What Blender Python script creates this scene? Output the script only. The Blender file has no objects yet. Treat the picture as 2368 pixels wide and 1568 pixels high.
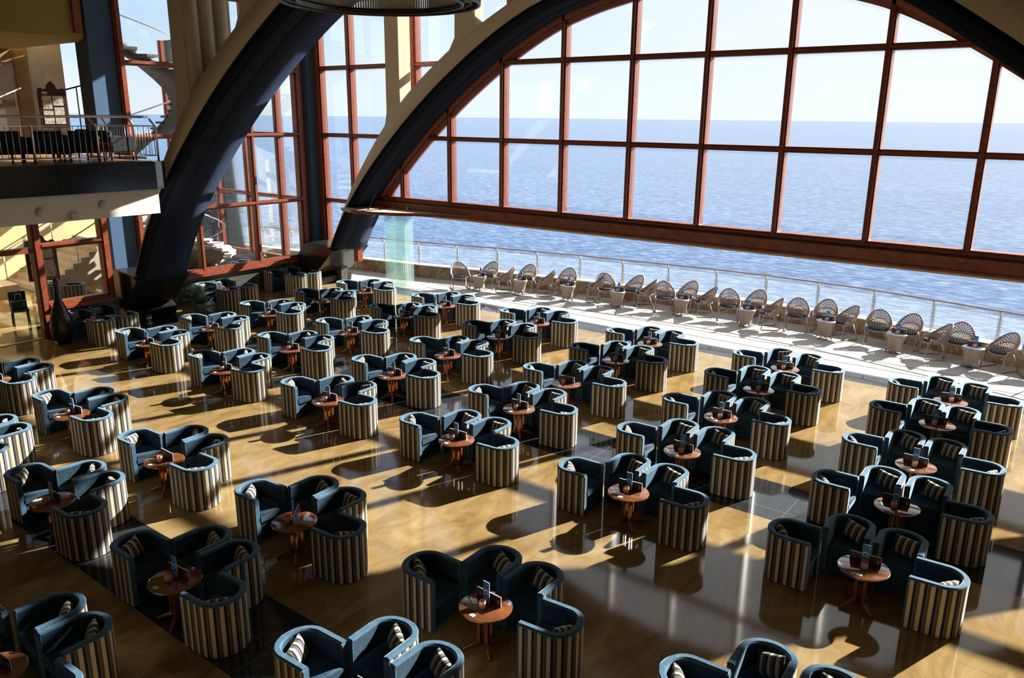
SUN_E, SKY_E, EXPO = 16.0, 1.0, 0.3
import bpy, bmesh, math, random
from mathutils import Vector, Matrix
R = math.radians
random.seed(7)
C = bpy.context.scene.collection
sc = bpy.context.scene

# ------------------------------------------------------------------ materials
MATS = {}
def node_mat(name):
    m = bpy.data.materials.new(name); m.use_nodes = True
    nt = m.node_tree; b = nt.nodes['Principled BSDF']
    MATS[name] = m
    return m, nt, b
def mat(name, col, rough=.6, spec=.5, metal=0, bump=0, bscale=40, vary=0, vscale=8, coat=0, sheen=0, sheen_tint=(1,1,1), trans=0, bdist=.01):
    m, nt, b = node_mat(name)
    N = nt.nodes.new; L = nt.links.new
    b.inputs['Base Color'].default_value = (*col, 1)
    b.inputs['Roughness'].default_value = rough
    b.inputs['Specular IOR Level'].default_value = spec
    b.inputs['Metallic'].default_value = metal
    b.inputs['Coat Weight'].default_value = coat
    b.inputs['Coat Roughness'].default_value = .05
    if sheen:
        b.inputs['Sheen Weight'].default_value = sheen
        b.inputs['Sheen Tint'].default_value = (*sheen_tint, 1)
        b.inputs['Sheen Roughness'].default_value = .35
    tc = N('ShaderNodeTexCoord')
    if bump:
        n = N('ShaderNodeTexNoise'); n.inputs['Scale'].default_value = bscale; n.inputs['Detail'].default_value = 4
        bp = N('ShaderNodeBump'); bp.inputs['Strength'].default_value = bump; bp.inputs['Distance'].default_value = bdist
        L(tc.outputs['Object'], n.inputs['Vector']); L(n.outputs['Fac'], bp.inputs['Height']); L(bp.outputs['Normal'], b.inputs['Normal'])
    if vary:
        n = N('ShaderNodeTexNoise'); n.inputs['Scale'].default_value = vscale; n.inputs['Detail'].default_value = 5
        r = N('ShaderNodeValToRGB')
        r.color_ramp.elements[0].position = .3; r.color_ramp.elements[1].position = .7
        r.color_ramp.elements[0].color = (*[c*(1-vary) for c in col], 1)
        r.color_ramp.elements[1].color = (*[min(1, c*(1+vary)) for c in col], 1)
        L(tc.outputs['Object'], n.inputs['Vector']); L(n.outputs['Fac'], r.inputs['Fac']); L(r.outputs['Color'], b.inputs['Base Color'])
    return m
def ramp(nt, stops, interp='LINEAR'):
    r = nt.nodes.new('ShaderNodeValToRGB'); cr = r.color_ramp; cr.interpolation = interp
    while len(cr.elements) < len(stops): cr.elements.new(.5)
    for e, (p, c) in zip(cr.elements, stops):
        e.position = p; e.color = (*c, 1)
    return r
def mixc(nt, a, b_, fac, mode='MIX'):
    x = nt.nodes.new('ShaderNodeMix'); x.data_type = 'RGBA'; x.blend_type = mode
    for s, v in ((6, a), (7, b_), (0, fac)):
        if isinstance(v, bpy.types.NodeSocket): nt.links.new(v, x.inputs[s])
        elif isinstance(v, tuple): x.inputs[s].default_value = (*v, 1)
        else: x.inputs[s].default_value = v
    return x.outputs[2]
def stone_mat(name, stops, scale, joint=None, jcol=(.1,.07,.04), rough=.1, spec=.5, speck=.25, bump=0):
    m, nt, b = node_mat(name); N = nt.nodes.new; L = nt.links.new
    tc = N('ShaderNodeTexCoord')
    n = N('ShaderNodeTexNoise'); n.inputs['Scale'].default_value = scale; n.inputs['Detail'].default_value = 9; n.inputs['Roughness'].default_value = .65; n.inputs['Distortion'].default_value = 1.2
    mp = N('ShaderNodeMapping'); mp.inputs['Scale'].default_value = (1, .45, 1); mp.inputs['Rotation'].default_value = (0, 0, .5)
    L(tc.outputs['Object'], mp.inputs['Vector']); L(mp.outputs['Vector'], n.inputs['Vector'])
    r = ramp(nt, stops); L(n.outputs['Fac'], r.inputs['Fac'])
    n2 = N('ShaderNodeTexNoise'); n2.inputs['Scale'].default_value = 85; n2.inputs['Detail'].default_value = 6; n2.inputs['Roughness'].default_value = .8
    L(tc.outputs['Object'], n2.inputs['Vector'])
    r2 = ramp(nt, [(.35, (1-speck,)*3), (.65, (1+speck*.4,)*3)]); L(n2.outputs['Fac'], r2.inputs['Fac'])
    col = mixc(nt, r.outputs['Color'], r2.outputs['Color'], 1.0, 'MULTIPLY')
    if joint:
        br = N('ShaderNodeTexBrick'); br.offset = 0; br.inputs['Scale'].default_value = 1
        br.inputs['Brick Width'].default_value = joint; br.inputs['Row Height'].default_value = joint
        br.inputs['Mortar Size'].default_value = .006; br.inputs['Mortar Smooth'].default_value = 0
        L(tc.outputs['Object'], br.inputs['Vector'])
        col = mixc(nt, col, jcol, br.outputs['Fac'])
    L(col, b.inputs['Base Color'])
    b.inputs['Roughness'].default_value = rough; b.inputs['Specular IOR Level'].default_value = spec
    if bump:
        bp = N('ShaderNodeBump'); bp.inputs['Strength'].default_value = bump; bp.inputs['Distance'].default_value = .01
        L(n.outputs['Fac'], bp.inputs['Height']); L(bp.outputs['Normal'], b.inputs['Normal'])
    return m
def stripe_mat(name, period, use_uv):
    m, nt, b = node_mat(name); N = nt.nodes.new; L = nt.links.new
    if use_uv:
        uv = N('ShaderNodeUVMap'); uv.uv_map = 'UVMap'; src = uv.outputs['UV']
    else:
        src = N('ShaderNodeTexCoord').outputs['Object']
    sx = N('ShaderNodeSeparateXYZ'); L(src, sx.inputs[0])
    dv = N('ShaderNodeMath'); dv.operation = 'DIVIDE'; dv.inputs[1].default_value = period; L(sx.outputs[0], dv.inputs[0])
    ad = N('ShaderNodeMath'); ad.operation = 'ADD'; ad.inputs[1].default_value = 20.0; L(dv.outputs[0], ad.inputs[0])
    fr = N('ShaderNodeMath'); fr.operation = 'FRACT'; L(ad.outputs[0], fr.inputs[0])
    cream, br, navy, thin = (.56,.49,.36), (.105,.078,.055), (.012,.019,.038), (.42,.40,.36)
    r = ramp(nt, [(0, cream), (.36, br), (.655, thin), (.685, navy), (.97, thin)], 'CONSTANT'); L(fr.outputs[0], r.inputs['Fac'])
    n = N('ShaderNodeTexNoise'); n.inputs['Scale'].default_value = 260; L(src, n.inputs['Vector'])
    r2 = ramp(nt, [(.3, (.8,)*3), (.7, (1.1,)*3)]); L(n.outputs['Fac'], r2.inputs['Fac'])
    L(mixc(nt, r.outputs['Color'], r2.outputs['Color'], 1.0, 'MULTIPLY'), b.inputs['Base Color'])
    b.inputs['Roughness'].default_value = .85; b.inputs['Specular IOR Level'].default_value = .25
    b.inputs['Sheen Weight'].default_value = .6; b.inputs['Sheen Roughness'].default_value = .3
    return m
def glass_mat(name, tint=(1,1,1), haze=.05, gloss=.06, hcol=(.8,.85,.9)):
    m = bpy.data.materials.new(name); m.use_nodes = True; MATS[name] = m
    nt = m.node_tree; nt.nodes.clear(); N = nt.nodes.new; L = nt.links.new
    out = N('ShaderNodeOutputMaterial'); tr = N('ShaderNodeBsdfTransparent'); tr.inputs[0].default_value = (*tint, 1)
    tl = N('ShaderNodeBsdfTranslucent'); tl.inputs[0].default_value = (*hcol, 1)
    gl = N('ShaderNodeBsdfGlossy'); gl.inputs['Roughness'].default_value = .02
    m1 = N('ShaderNodeMixShader'); m1.inputs[0].default_value = haze; L(tr.outputs[0], m1.inputs[1]); L(tl.outputs[0], m1.inputs[2])
    fn = N('ShaderNodeFresnel'); fn.inputs['IOR'].default_value = 1.2
    mu = N('ShaderNodeMath'); mu.operation = 'ADD'; mu.inputs[1].default_value = gloss*.3; L(fn.outputs[0], mu.inputs[0])
    m2 = N('ShaderNodeMixShader'); L(mu.outputs[0], m2.inputs[0]); L(m1.outputs[0], m2.inputs[1]); L(gl.outputs[0], m2.inputs[2])
    L(m2.outputs[0], out.inputs[0])
    return m

GOLD = stone_mat('gold granite', [(.24,(.14,.082,.032)), (.42,(.25,.162,.064)), (.58,(.33,.228,.098)), (.78,(.44,.325,.17))], 1.9, 1.18, (.20,.14,.075), .07, .55, .42)
DARKST = stone_mat('dark granite', [(.3,(.016,.018,.021)), (.7,(.042,.045,.05))], 9, 1.18, (.10,.10,.10), .06, .6, .5)
BLACKST = stone_mat('black granite cladding', [(.3,(.012,.012,.012)), (.7,(.03,.03,.029))], 9, None, (0,0,0), .16, .55, .5)
FASCIA = stone_mat('black granite fascia', [(.3,(.014,.015,.018)), (.7,(.03,.032,.036))], 7, 1.05, (.004,.004,.004), .12, .6, .4)
PAVE = stone_mat('pale terrace stone', [(.25,(.46,.42,.36)), (.75,(.58,.54,.47))], 2.5, .9, (.46,.42,.36), .55, .3, .08)
DADO = stone_mat('speckled granite dado', [(.3,(.05,.05,.047)), (.7,(.13,.13,.12))], 14, None, (0,0,0), .25, .5, .5)
MARBLE = stone_mat('beige marble', [(.3,(.42,.31,.22)), (.6,(.55,.45,.36)), (.8,(.62,.54,.46))], 1.1, None, (0,0,0), .25, .4, .15)
BROWNMARBLE = stone_mat('brown marble', [(.3,(.22,.11,.04)), (.6,(.38,.22,.09)), (.8,(.46,.30,.15))], 2, None, (0,0,0), .25, .4, .2)
CREAM = mat('cream roughcast', (.58,.51,.385), .9, .2, bump=.5, bscale=60, vary=.08, vscale=30)
BANDC = mat('lit roughcast band', (.74,.71,.63), .9, .2, bump=.5, bscale=60)  # cream roughcast made paler; bounced light is put into the colour
YELLOW = mat('yellow plaster', (.62,.52,.28), .85, .2)
OCHRE = mat('ochre plaster', (.32,.24,.08), .85, .2)
WHITEP = mat('white plaster', (.75,.74,.72), .8, .2)
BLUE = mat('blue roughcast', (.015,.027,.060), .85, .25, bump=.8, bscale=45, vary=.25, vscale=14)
BLUEFLAT = mat('blue plaster', (.06,.115,.21), .8, .25, bump=.3, bscale=70)
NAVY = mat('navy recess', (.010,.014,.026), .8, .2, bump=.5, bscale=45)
WOOD = mat('mahogany frame', (.22,.050,.022), .38, .45, vary=.3, vscale=12)
BEAM = mat('mahogany beam', (.20,.052,.022), .35, .5, vary=.35, vscale=5)
TABLEW = mat('polished table wood', (.17,.044,.013), .2, .5, vary=.25, vscale=7, coat=.9)
TABLETOP = mat('glossy table top', (.165,.055,.020), .12, .5, vary=.2, vscale=5, coat=1)
STEEL = mat('brushed steel', (.62,.60,.57), .28, .5, 1)
BRONZE = mat('dark bronze', (.05,.042,.035), .4, .5, .7)
PAINTM = mat('painted rail metal', (.62,.57,.48), .45, .4)
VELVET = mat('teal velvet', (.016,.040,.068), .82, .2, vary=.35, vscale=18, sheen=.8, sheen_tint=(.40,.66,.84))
VELVETR = mat('sunlit velvet rim', (.045,.10,.16), .8, .2, vary=.25, vscale=18, sheen=1, sheen_tint=(.55,.78,.95))  # same velvet made lighter; the sunlit look is put into its colour
STRIPE = stripe_mat('striped upholstery', .118, True)
PSTRIPE = stripe_mat('striped cushion cloth', .098, False)
WICKER = mat('taupe wicker', (.33,.27,.235), .6, .4, bump=.6, bscale=90, vary=.2, vscale=50, bdist=.004)
PAD = mat('charcoal pad', (.035,.042,.04), .85, .2, bump=.3, bscale=50)
DKFAB = mat('dark lounge fabric', (.022,.025,.03), .85, .2)
def thin_mat(name, col, f=.4):
    m, nt, b = node_mat(name); b.inputs['Base Color'].default_value = (*col, 1); b.inputs['Roughness'].default_value = .45
    tl = nt.nodes.new('ShaderNodeBsdfTranslucent'); tl.inputs[0].default_value = (*col, 1)
    mx = nt.nodes.new('ShaderNodeMixShader'); mx.inputs[0].default_value = f
    nt.links.new(b.outputs[0], mx.inputs[1]); nt.links.new(tl.outputs[0], mx.inputs[2]); nt.links.new(mx.outputs[0], nt.nodes['Material Output'].inputs[0])
    return m
BLUECARD = thin_mat('blue card print', (.05,.34,.80), .5)
CARDLIGHT = mat('pale print', (.62,.72,.82), .5, .4)
CARDDARK = mat('dark print', (.02,.04,.09), .5, .4)
MENU = mat('oxblood leather', (.05,.009,.008), .4, .5)
PAPER = mat('white paper', (.8,.79,.76), .7, .3)
TERRA = thin_mat('pink candle glass', (.80,.52,.42), .4)
WAX = mat('candle wax', (.85,.75,.6), .5, .4)
ACRYL = glass_mat('clear acrylic', (.95,.97,1), .12, .2)
LEAF = mat('green leaf', (.06,.17,.022), .35, .5, vary=.5, vscale=20)
DRYLEAF = mat('olive foliage', (.12,.17,.05), .6, .3, vary=.4, vscale=10)
BARK = mat('pale bark', (.6,.57,.5), .9, .2, vary=.3, vscale=9, bump=1, bscale=14)
POT = mat('grey glazed pot', (.10,.14,.15), .3, .5)
SIGNW = mat('dark carved wood', (.05,.018,.010), .45, .4)
POSTER = mat('poster print', (.55,.50,.42), .6, .3, vary=.6, vscale=16)
LAMPW = mat('grey lamp cover', (.55,.55,.56), .5, .4)
BLUESEAT = mat('blue seat cloth', (.02,.07,.14), .8, .3)
PANE = glass_mat('window glass', (.985,.99,.99), .012, .05)
RAILGLASS = glass_mat('rail glass', (.96,.985,.98), .03, .1)
FOLDGLASS = glass_mat('green edge glass', (.985,.996,.993), .006, .03, (.6,.9,.85))
FOLDEDGE = mat('pale glass edge', (.55,.80,.76), .3, .5)
FRINGE = thin_mat('chandelier glass rod', (.80,.82,.74), .55)
# rubble stone wall
def rubble():
    m, nt, b = node_mat('rubble stone'); N = nt.nodes.new; L = nt.links.new
    tc = N('ShaderNodeTexCoord')
    v = N('ShaderNodeTexVoronoi'); v.inputs['Scale'].default_value = 2.6
    v2 = N('ShaderNodeTexVoronoi'); v2.feature = 'DISTANCE_TO_EDGE'; v2.inputs['Scale'].default_value = 2.6
    n = N('ShaderNodeTexNoise'); n.inputs['Scale'].default_value = 9; n.inputs['Detail'].default_value = 6
    for x in (v, v2, n): L(tc.outputs['Object'], x.inputs['Vector'])
    sx = N('ShaderNodeSeparateColor'); L(v.outputs['Color'], sx.inputs[0])
    r = ramp(nt, [(0,(.30,.25,.18)), (.3,(.48,.40,.28)), (.55,(.22,.20,.17)), (.72,(.33,.15,.06)), (.86,(.52,.45,.33)), (1,(.40,.33,.22))])
    L(sx.outputs[0], r.inputs['Fac'])
    r2 = ramp(nt, [(.3,(.6,.55,.5)), (.7,(1.15,1.1,1.05))]); L(n.outputs['Fac'], r2.inputs['Fac'])
    c = mixc(nt, r.outputs['Color'], r2.outputs['Color'], 1.0, 'MULTIPLY')
    r3 = ramp(nt, [(0,(0,0,0)), (.045,(1,1,1))]); L(v2.outputs['Distance'], r3.inputs['Fac'])
    L(mixc(nt, (.45,.41,.34), c, r3.outputs['Color']), b.inputs['Base Color'])
    b.inputs['Roughness'].default_value = .9
    bp = N('ShaderNodeBump'); bp.inputs['Distance'].default_value = .03; L(r3.outputs['Color'], bp.inputs['Height']); L(bp.outputs['Normal'], b.inputs['Normal'])
    return m
RUBBLE = rubble()
def sea():
    m, nt, b = node_mat('sea water'); N = nt.nodes.new; L = nt.links.new
    tc = N('ShaderNodeTexCoord')
    mp = N('ShaderNodeMapping'); mp.inputs['Rotation'].default_value = (0, 0, R(-37)); mp.inputs['Scale'].default_value = (.45, 1, 1)
    L(tc.outputs['Object'], mp.inputs['Vector'])
    n1 = N('ShaderNodeTexNoise'); n1.inputs['Scale'].default_value = .8; n1.inputs['Detail'].default_value = 6; n1.inputs['Roughness'].default_value = .62
    n2 = N('ShaderNodeTexNoise'); n2.inputs['Scale'].default_value = .012; n2.inputs['Detail'].default_value = 4
    L(mp.outputs['Vector'], n1.inputs['Vector']); L(mp.outputs['Vector'], n2.inputs['Vector'])
    r = ramp(nt, [(.34,(.022,.060,.135)), (.5,(.062,.122,.245)), (.66,(.19,.27,.43))]); L(n1.outputs['Fac'], r.inputs['Fac'])
    r2 = ramp(nt, [(.35,(.86,.92,.94)), (.65,(1.08,1.04,1.02))]); L(n2.outputs['Fac'], r2.inputs['Fac'])
    L(mixc(nt, r.outputs['Color'], r2.outputs['Color'], 1.0, 'MULTIPLY'), b.inputs['Base Color'])
    b.inputs['Roughness'].default_value = .22; b.inputs['Specular IOR Level'].default_value = .22
    bp = N('ShaderNodeBump'); bp.inputs['Strength'].default_value = 1; bp.inputs['Distance'].default_value = .45
    L(n1.outputs['Fac'], bp.inputs['Height']); L(bp.outputs['Normal'], b.inputs['Normal'])
    return m
SEA = sea()

# ------------------------------------------------------------------ mesh helpers
class MB:
    def __init__(s): s.bm = bmesh.new(); s.uv = s.bm.loops.layers.uv.new('UVMap'); s.mi = 0
    def f(s, vs, smooth=False):
        try:
            fc = s.bm.faces.new(vs); fc.material_index = s.mi; fc.smooth = smooth; return fc
        except ValueError: return None
    def box(s, x0, x1, y0, y1, z0, z1):
        v = [s.bm.verts.new((x, y, z)) for z in (z0, z1) for y in (y0, y1) for x in (x0, x1)]
        for q in ((0,2,3,1),(4,5,7,6),(0,1,5,4),(2,6,7,3),(0,4,6,2),(1,3,7,5)): s.f([v[i] for i in q])
        return s
    def prism(s, poly, axis, a, b):
        """poly: 2D points; axis 'y': (x,z) extruded in y; 'z': (x,y) in z; 'x': (y,z) in x"""
        P = {'y': lambda p, t: (p[0], t, p[1]), 'z': lambda p, t: (p[0], p[1], t), 'x': lambda p, t: (t, p[0], p[1])}[axis]
        A = [s.bm.verts.new(P(p, a)) for p in poly]; Bv = [s.bm.verts.new(P(p, b)) for p in poly]
        n = len(poly)
        s.f(A); s.f(Bv[::-1])
        for i in range(n): s.f([A[i], Bv[i], Bv[(i+1) % n], A[(i+1) % n]])
        return s
    def tube(s, pts, r, n=8, closed=False, taper=None):
        pts = [Vector(p) for p in pts]; m = len(pts); rings = []
        up = None
        for i, p in enumerate(pts):
            if closed: t = pts[(i+1) % m] - pts[i-1]
            else: t = pts[min(i+1, m-1)] - pts[max(i-1, 0)]
            t.normalize()
            if up is None or abs(up.dot(t)) > .95:
                up = Vector((0,0,1)) if abs(t.z) < .9 else Vector((1,0,0))
            a = t.cross(up).normalized(); b = a.cross(t).normalized(); up = b
            rr = r if taper is None else r*taper[i]
            rings.append([s.bm.verts.new(p + a*(rr*math.cos(2*math.pi*k/n)) + b*(rr*math.sin(2*math.pi*k/n))) for k in range(n)])
        for i in range(m if closed else m-1):
            A, Bq = rings[i], rings[(i+1) % m]
            for k in range(n): s.f([A[k], A[(k+1) % n], Bq[(k+1) % n], Bq[k]], n > 4)
        if not closed: s.f(rings[0]); s.f(rings[-1][::-1])
        return s
    def lathe(s, prof, n=24, cx=0, cy=0, smooth=True, sx=1, sy=1):
        rings = []
        for r, z in prof:
            if r < 1e-5: rings.append([s.bm.verts.new((cx, cy, z))])
            else: rings.append([s.bm.verts.new((cx+sx*r*math.cos(2*math.pi*k/n), cy+sy*r*math.sin(2*math.pi*k/n), z)) for k in range(n)])
        for A, Bq in zip(rings, rings[1:]):
            for k in range(n):
                k2 = (k+1) % n
                if len(A) == 1: s.f([A[0], Bq[k], Bq[k2]], smooth)
                elif len(Bq) == 1: s.f([A[k], Bq[0], A[k2]], smooth)
                else: s.f([A[k], Bq[k], Bq[k2], A[k2]], smooth)
        return s
    def grid(s, fn, nu, nv, smooth=True, close_u=False):
        V = [[s.bm.verts.new(fn(i/(nu if close_u else nu-1), j/(nv-1))) for j in range(nv)] for i in range(nu)]
        for i in range(nu if close_u else nu-1):
            for j in range(nv-1):
                s.f([V[i][j], V[(i+1) % nu][j], V[(i+1) % nu][j+1], V[i][j+1]], smooth)
        return V
    def mesh(s, name, mats):
        bmesh.ops.recalc_face_normals(s.bm, faces=s.bm.faces)
        me = bpy.data.meshes.new(name); s.bm.to_mesh(me); s.bm.free()
        for m in (mats if isinstance(mats, (list, tuple)) else [mats]): me.materials.append(m)
        return me
def obj(name, mb, mats, parent=None, bevel=0, loc=None):
    me = mb.mesh(name, mats) if isinstance(mb, MB) else mb
    o = bpy.data.objects.new(name, me); C.objects.link(o)
    if parent: o.parent = parent
    if loc: o.location = loc
    if bevel:
        b = o.modifiers.new('bevel', 'BEVEL'); b.width = bevel; b.segments = 2; b.limit_method = 'ANGLE'
    return o
def tag(o, label=None, cat=None, group=None, kind=None):
    if label: o['label'] = label
    if cat: o['category'] = cat
    if group: o['group'] = group
    if kind: o['kind'] = kind
    return o
def thing(name, label, cat, loc=(0,0,0), rz=0, group=None):
    o = bpy.data.objects.new(name, None); C.objects.link(o); o.location = loc; o.rotation_euler = (0, 0, rz)
    o.empty_display_size = .1
    return tag(o, label, cat, group)
def struct(name, mb, m, label=None, parent=None, bevel=0):
    o = obj(name, mb, m, parent, bevel); o['kind'] = 'structure'
    if label: o['label'] = label
    return o
KIDS = {}
def kids(o): return [c for c in C.objects if c.parent == o]
def dup(root, loc, rz=None, label=None, group=None):
    r = root.copy(); C.objects.link(r); r.location = loc
    if rz is not None: r.rotation_euler = (r.rotation_euler[0], r.rotation_euler[1], rz)
    if label: r['label'] = label
    if group: r['group'] = group
    if root.name not in KIDS: KIDS[root.name] = [(k, kids(k)) for k in kids(root)]
    for ch, gs in KIDS[root.name]:
        c = ch.copy(); C.objects.link(c); c.parent = r
        for g in gs:
            d = g.copy(); C.objects.link(d); d.parent = c
    return r
def MBx(): return MB()
ORD = ['zeroth','first','second','third','fourth','fifth','sixth','seventh','eighth','ninth','tenth','eleventh','twelfth','thirteenth','fourteenth','fifteenth','sixteenth','seventeenth','eighteenth','nineteenth','twentieth','twenty-first','twenty-second','twenty-third','twenty-fourth','twenty-fifth']

# ------------------------------------------------------------------ camera, sun, sky
H = 6.0
cd = bpy.data.cameras.new('camera'); cam = bpy.data.objects.new('camera', cd); C.objects.link(cam)
Rr = Vector((0.79244112, 0.60987046, 0.00975161)); Ru = Vector((-0.16986914, 0.20530962, 0.96384254)); Rf = Vector((-0.58581699, 0.76544496, -0.26629395))
cam.matrix_world = Matrix(((Rr.x, Ru.x, -Rf.x, 0), (Rr.y, Ru.y, -Rf.y, 0), (Rr.z, Ru.z, -Rf.z, H), (0, 0, 0, 1)))
cd.sensor_width = 36; cd.lens = 1854.74/2368*36; cd.clip_start = .1; cd.clip_end = 60000
sc.camera = cam
AZ, EL = R(19.2), R(27.5)
SUND = Vector((math.sin(AZ)*math.cos(EL), math.cos(AZ)*math.cos(EL), math.sin(EL)))
sd = bpy.data.lights.new('sun', 'SUN'); sd.energy = SUN_E; sd.angle = R(.55); sd.color = (1, .955, .87)
so = bpy.data.objects.new('sun', sd); C.objects.link(so); so.rotation_euler = (-SUND).to_track_quat('-Z', 'Y').to_euler()
w = bpy.data.worlds.new('sky'); sc.world = w; w.use_nodes = True
nt = w.node_tree; bg = nt.nodes['Background']; N = nt.nodes.new; L = nt.links.new
tc = N('ShaderNodeTexCoord'); sx = N('ShaderNodeSeparateXYZ'); L(tc.outputs['Generated'], sx.inputs[0])
rp = ramp(nt, [(0,(.66,.76,.83)), (.03,(.64,.76,.84)), (.10,(.50,.67,.84)), (.25,(.34,.54,.82)), (.6,(.18,.35,.70)), (1,(.12,.26,.60))])
L(sx.outputs[2], rp.inputs['Fac'])
dt = N('ShaderNodeVectorMath'); dt.operation = 'DOT_PRODUCT'; dt.inputs[1].default_value = SUND; L(tc.outputs['Generated'], dt.inputs[0])
mr = N('ShaderNodeMapRange'); mr.inputs['From Min'].default_value = .35; mr.inputs['From Max'].default_value = .95; L(dt.outputs['Value'], mr.inputs['Value'])
c1 = mixc(nt, rp.outputs['Color'], (.80,.82,.80), mr.outputs['Result'])
cn = N('ShaderNodeTexNoise'); cn.inputs['Scale'].default_value = 2.2; cn.inputs['Detail'].default_value = 7; cn.inputs['Distortion'].default_value = .6
cm = N('ShaderNodeMapping'); cm.inputs['Scale'].default_value = (1, 1, 4); L(tc.outputs['Generated'], cm.inputs['Vector']); L(cm.outputs['Vector'], cn.inputs['Vector'])
cr = ramp(nt, [(.52,(0,0,0)), (.72,(.75,.75,.75))]); L(cn.outputs['Fac'], cr.inputs['Fac'])
L(mixc(nt, c1, (.78,.80,.82), cr.outputs['Color']), bg.inputs['Color'])
bg.inputs['Strength'].default_value = SKY_E
vs = sc.view_settings
vs.view_transform = 'Standard'; vs.look = 'None'; vs.gamma = 1; vs.use_curve_mapping = False; vs.exposure = EXPO
cy = sc.cycles
cy.use_denoising = True; cy.max_bounces = 8; cy.diffuse_bounces = 4; cy.glossy_bounces = 4; cy.transparent_max_bounces = 24
cy.transmission_bounces = 6; cy.sample_clamp_indirect = 4; cy.caustics_reflective = False; cy.caustics_refractive = False
# ------------------------------------------------------------------ floors and shell
YG = 19.6                                   # glazed sea front
def slab(x0, x1, y0, y1, z1, t=.25): return MB().box(x0, x1, y0, y1, z1-t, z1)
fl = MB()
bands = [(-8, 4.13, 0), (4.13, 5.34, 1), (5.34, 11.43, 0), (11.43, 12.8, 1), (12.8, 19.42, 0), (19.42, 20.05, 1)]
for a, b, mi in bands:
    fl.mi = mi; fl.box(-34, 6.4, a, b, -.25, 0)
struct('floor', fl, [GOLD, DARKST], 'polished gold granite floor with dark granite bands')
# terrace
TW = [(-36, 19.9), (-32, 20.6), (-29, 21.1), (-26,21.55),(-22.8,22.03),(-21.4,22.3),(-18.5,23.05),(-16.8,23.35),(-15.2,23.7),(-13.6,23.88),(-12,24.1),(-10.5,24.27),(-8.9,24.38),(-7.2,24.33),(-5.7,24.25),(-4.1,23.92),(-2.5,23.6),(-1,23.25),(1,22.6),(4,21.4),(8,19.9)]
def twy(x):
    for (a, ya), (b, yb) in zip(TW, TW[1:]):
        if a <= x <= b: return ya+(yb-ya)*(x-a)/(b-a)
    return TW[-1][1]
tf = MB().prism([(-36, 20.05), (8, 20.05)] + [(x, y+.2) for x, y in TW[::-1] if y > 20.1], 'z', -.3, -.015)
struct('floor_terrace', tf, PAVE, 'pale stone terrace paving in front of the sea')
trk = MB()
for y in (20.07, 20.13, 20.19): trk.box(-21.6, 3, y, y+.025, -.01, .006)
for y in (20.9, 21.55): trk.box(-20, 3, y, y+.035, -.012, -.008)
struct('trim_1', trk, mat('track metal', (.28,.28,.29), .4, .5, .6), 'metal door track and drain slots along the terrace edge')
tw = MB()
for (a, ya), (b, yb) in zip(TW, TW[1:]):
    tw.prism([(a, ya-.12), (b, yb-.12), (b, yb+.28), (a, ya+.28)], 'z', -.6, .44)
struct('wall_terrace', tw, RUBBLE, 'low rubble stone wall around the terrace')
cp_ = MB()
for (a, ya), (b, yb) in zip(TW, TW[1:]):
    cp_.prism([(a, ya-.15), (b, yb-.15), (b, yb+.3), (a, ya+.3)], 'z', .44, .475)
struct('trim_2', cp_, mat('wall coping', (.52,.43,.32), .8, .3, vary=.2, vscale=5), 'stone coping on the terrace wall')
# sea
s_ = MB(); s_.box(-40000, 40000, 26, 42000, -26, -25.4)
sea_o = obj('sea', s_, SEA); tag(sea_o, 'open blue sea reaching to the horizon', 'sea', kind='stuff')
# shell out of frame: roof, right and back walls
struct('ceiling', slab(-24.6, 6.9, -8, 20.2, 11.9, .4), CREAM, 'ceiling of the lounge hall')
rw = MB().box(6.4, 6.7, -8, 20.2, 0, 11.9)
struct('wall_right', rw, CREAM, 'right end wall of the hall')
struct('wall_back', MB().box(-34, 6.7, -8.3, -8, 0, 11.9), CREAM, 'rear wall of the hall')
# ------------------------------------------------------------------ arches
IN = [(-9.2,9.45),(-10.8,9.35),(-12.3,9.06),(-13.6,8.68),(-14.85,8.08),(-15.95,7.42),(-17.0,6.72),(-18.1,5.88),(-19.2,4.93),(-20.2,3.96),(-21.0,3.05),(-21.6,2.2),(-22.1,1.35),(-22.45,.6),(-22.6,0)]
EX = [(-9.2,10.45),(-11.5,10.15),(-13,9.6),(-14.09,9.08),(-15.0,8.66),(-15.75,8.3),(-16.6,7.8),(-17.78,7.01),(-18.35,6.56),(-18.95,6.05),(-19.45,5.5),(-19.94,4.96),(-20.87,3.79),(-21.25,3.15),(-21.75,2.3),(-22.3,1.4),(-22.75,.6),(-22.95,0)]
def resample(P, n):
    d = [0]
    for a, b in zip(P, P[1:]): d.append(d[-1]+math.hypot(b[0]-a[0], b[1]-a[1]))
    out = []
    for i in range(n):
        t = d[-1]*i/(n-1); j = max(k for k in range(len(d)) if d[k] <= t+1e-9); j = min(j, len(P)-2)
        f = (t-d[j])/(d[j+1]-d[j]); out.append((P[j][0]+(P[j+1][0]-P[j][0])*f, P[j][1]+(P[j+1][1]-P[j][1])*f))
    return out
def smooth(P, it=2):
    for _ in range(it): P = [P[0]] + [((a[0]+2*b[0]+c[0])/4, (a[1]+2*b[1]+c[1])/4) for a, b, c in zip(P, P[1:], P[2:])] + [P[-1]]
    return P
NI = 56
INs = smooth(resample(IN, NI)); EXs = smooth(resample(EX, NI))
def mirror(P): return [(-18.4-x, z) for x, z in P]
def full(P): return mirror(P)[::-1] + P[1:]     # right base .. apex .. left base
INf, EXf = full(INs), full(EXs)
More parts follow.
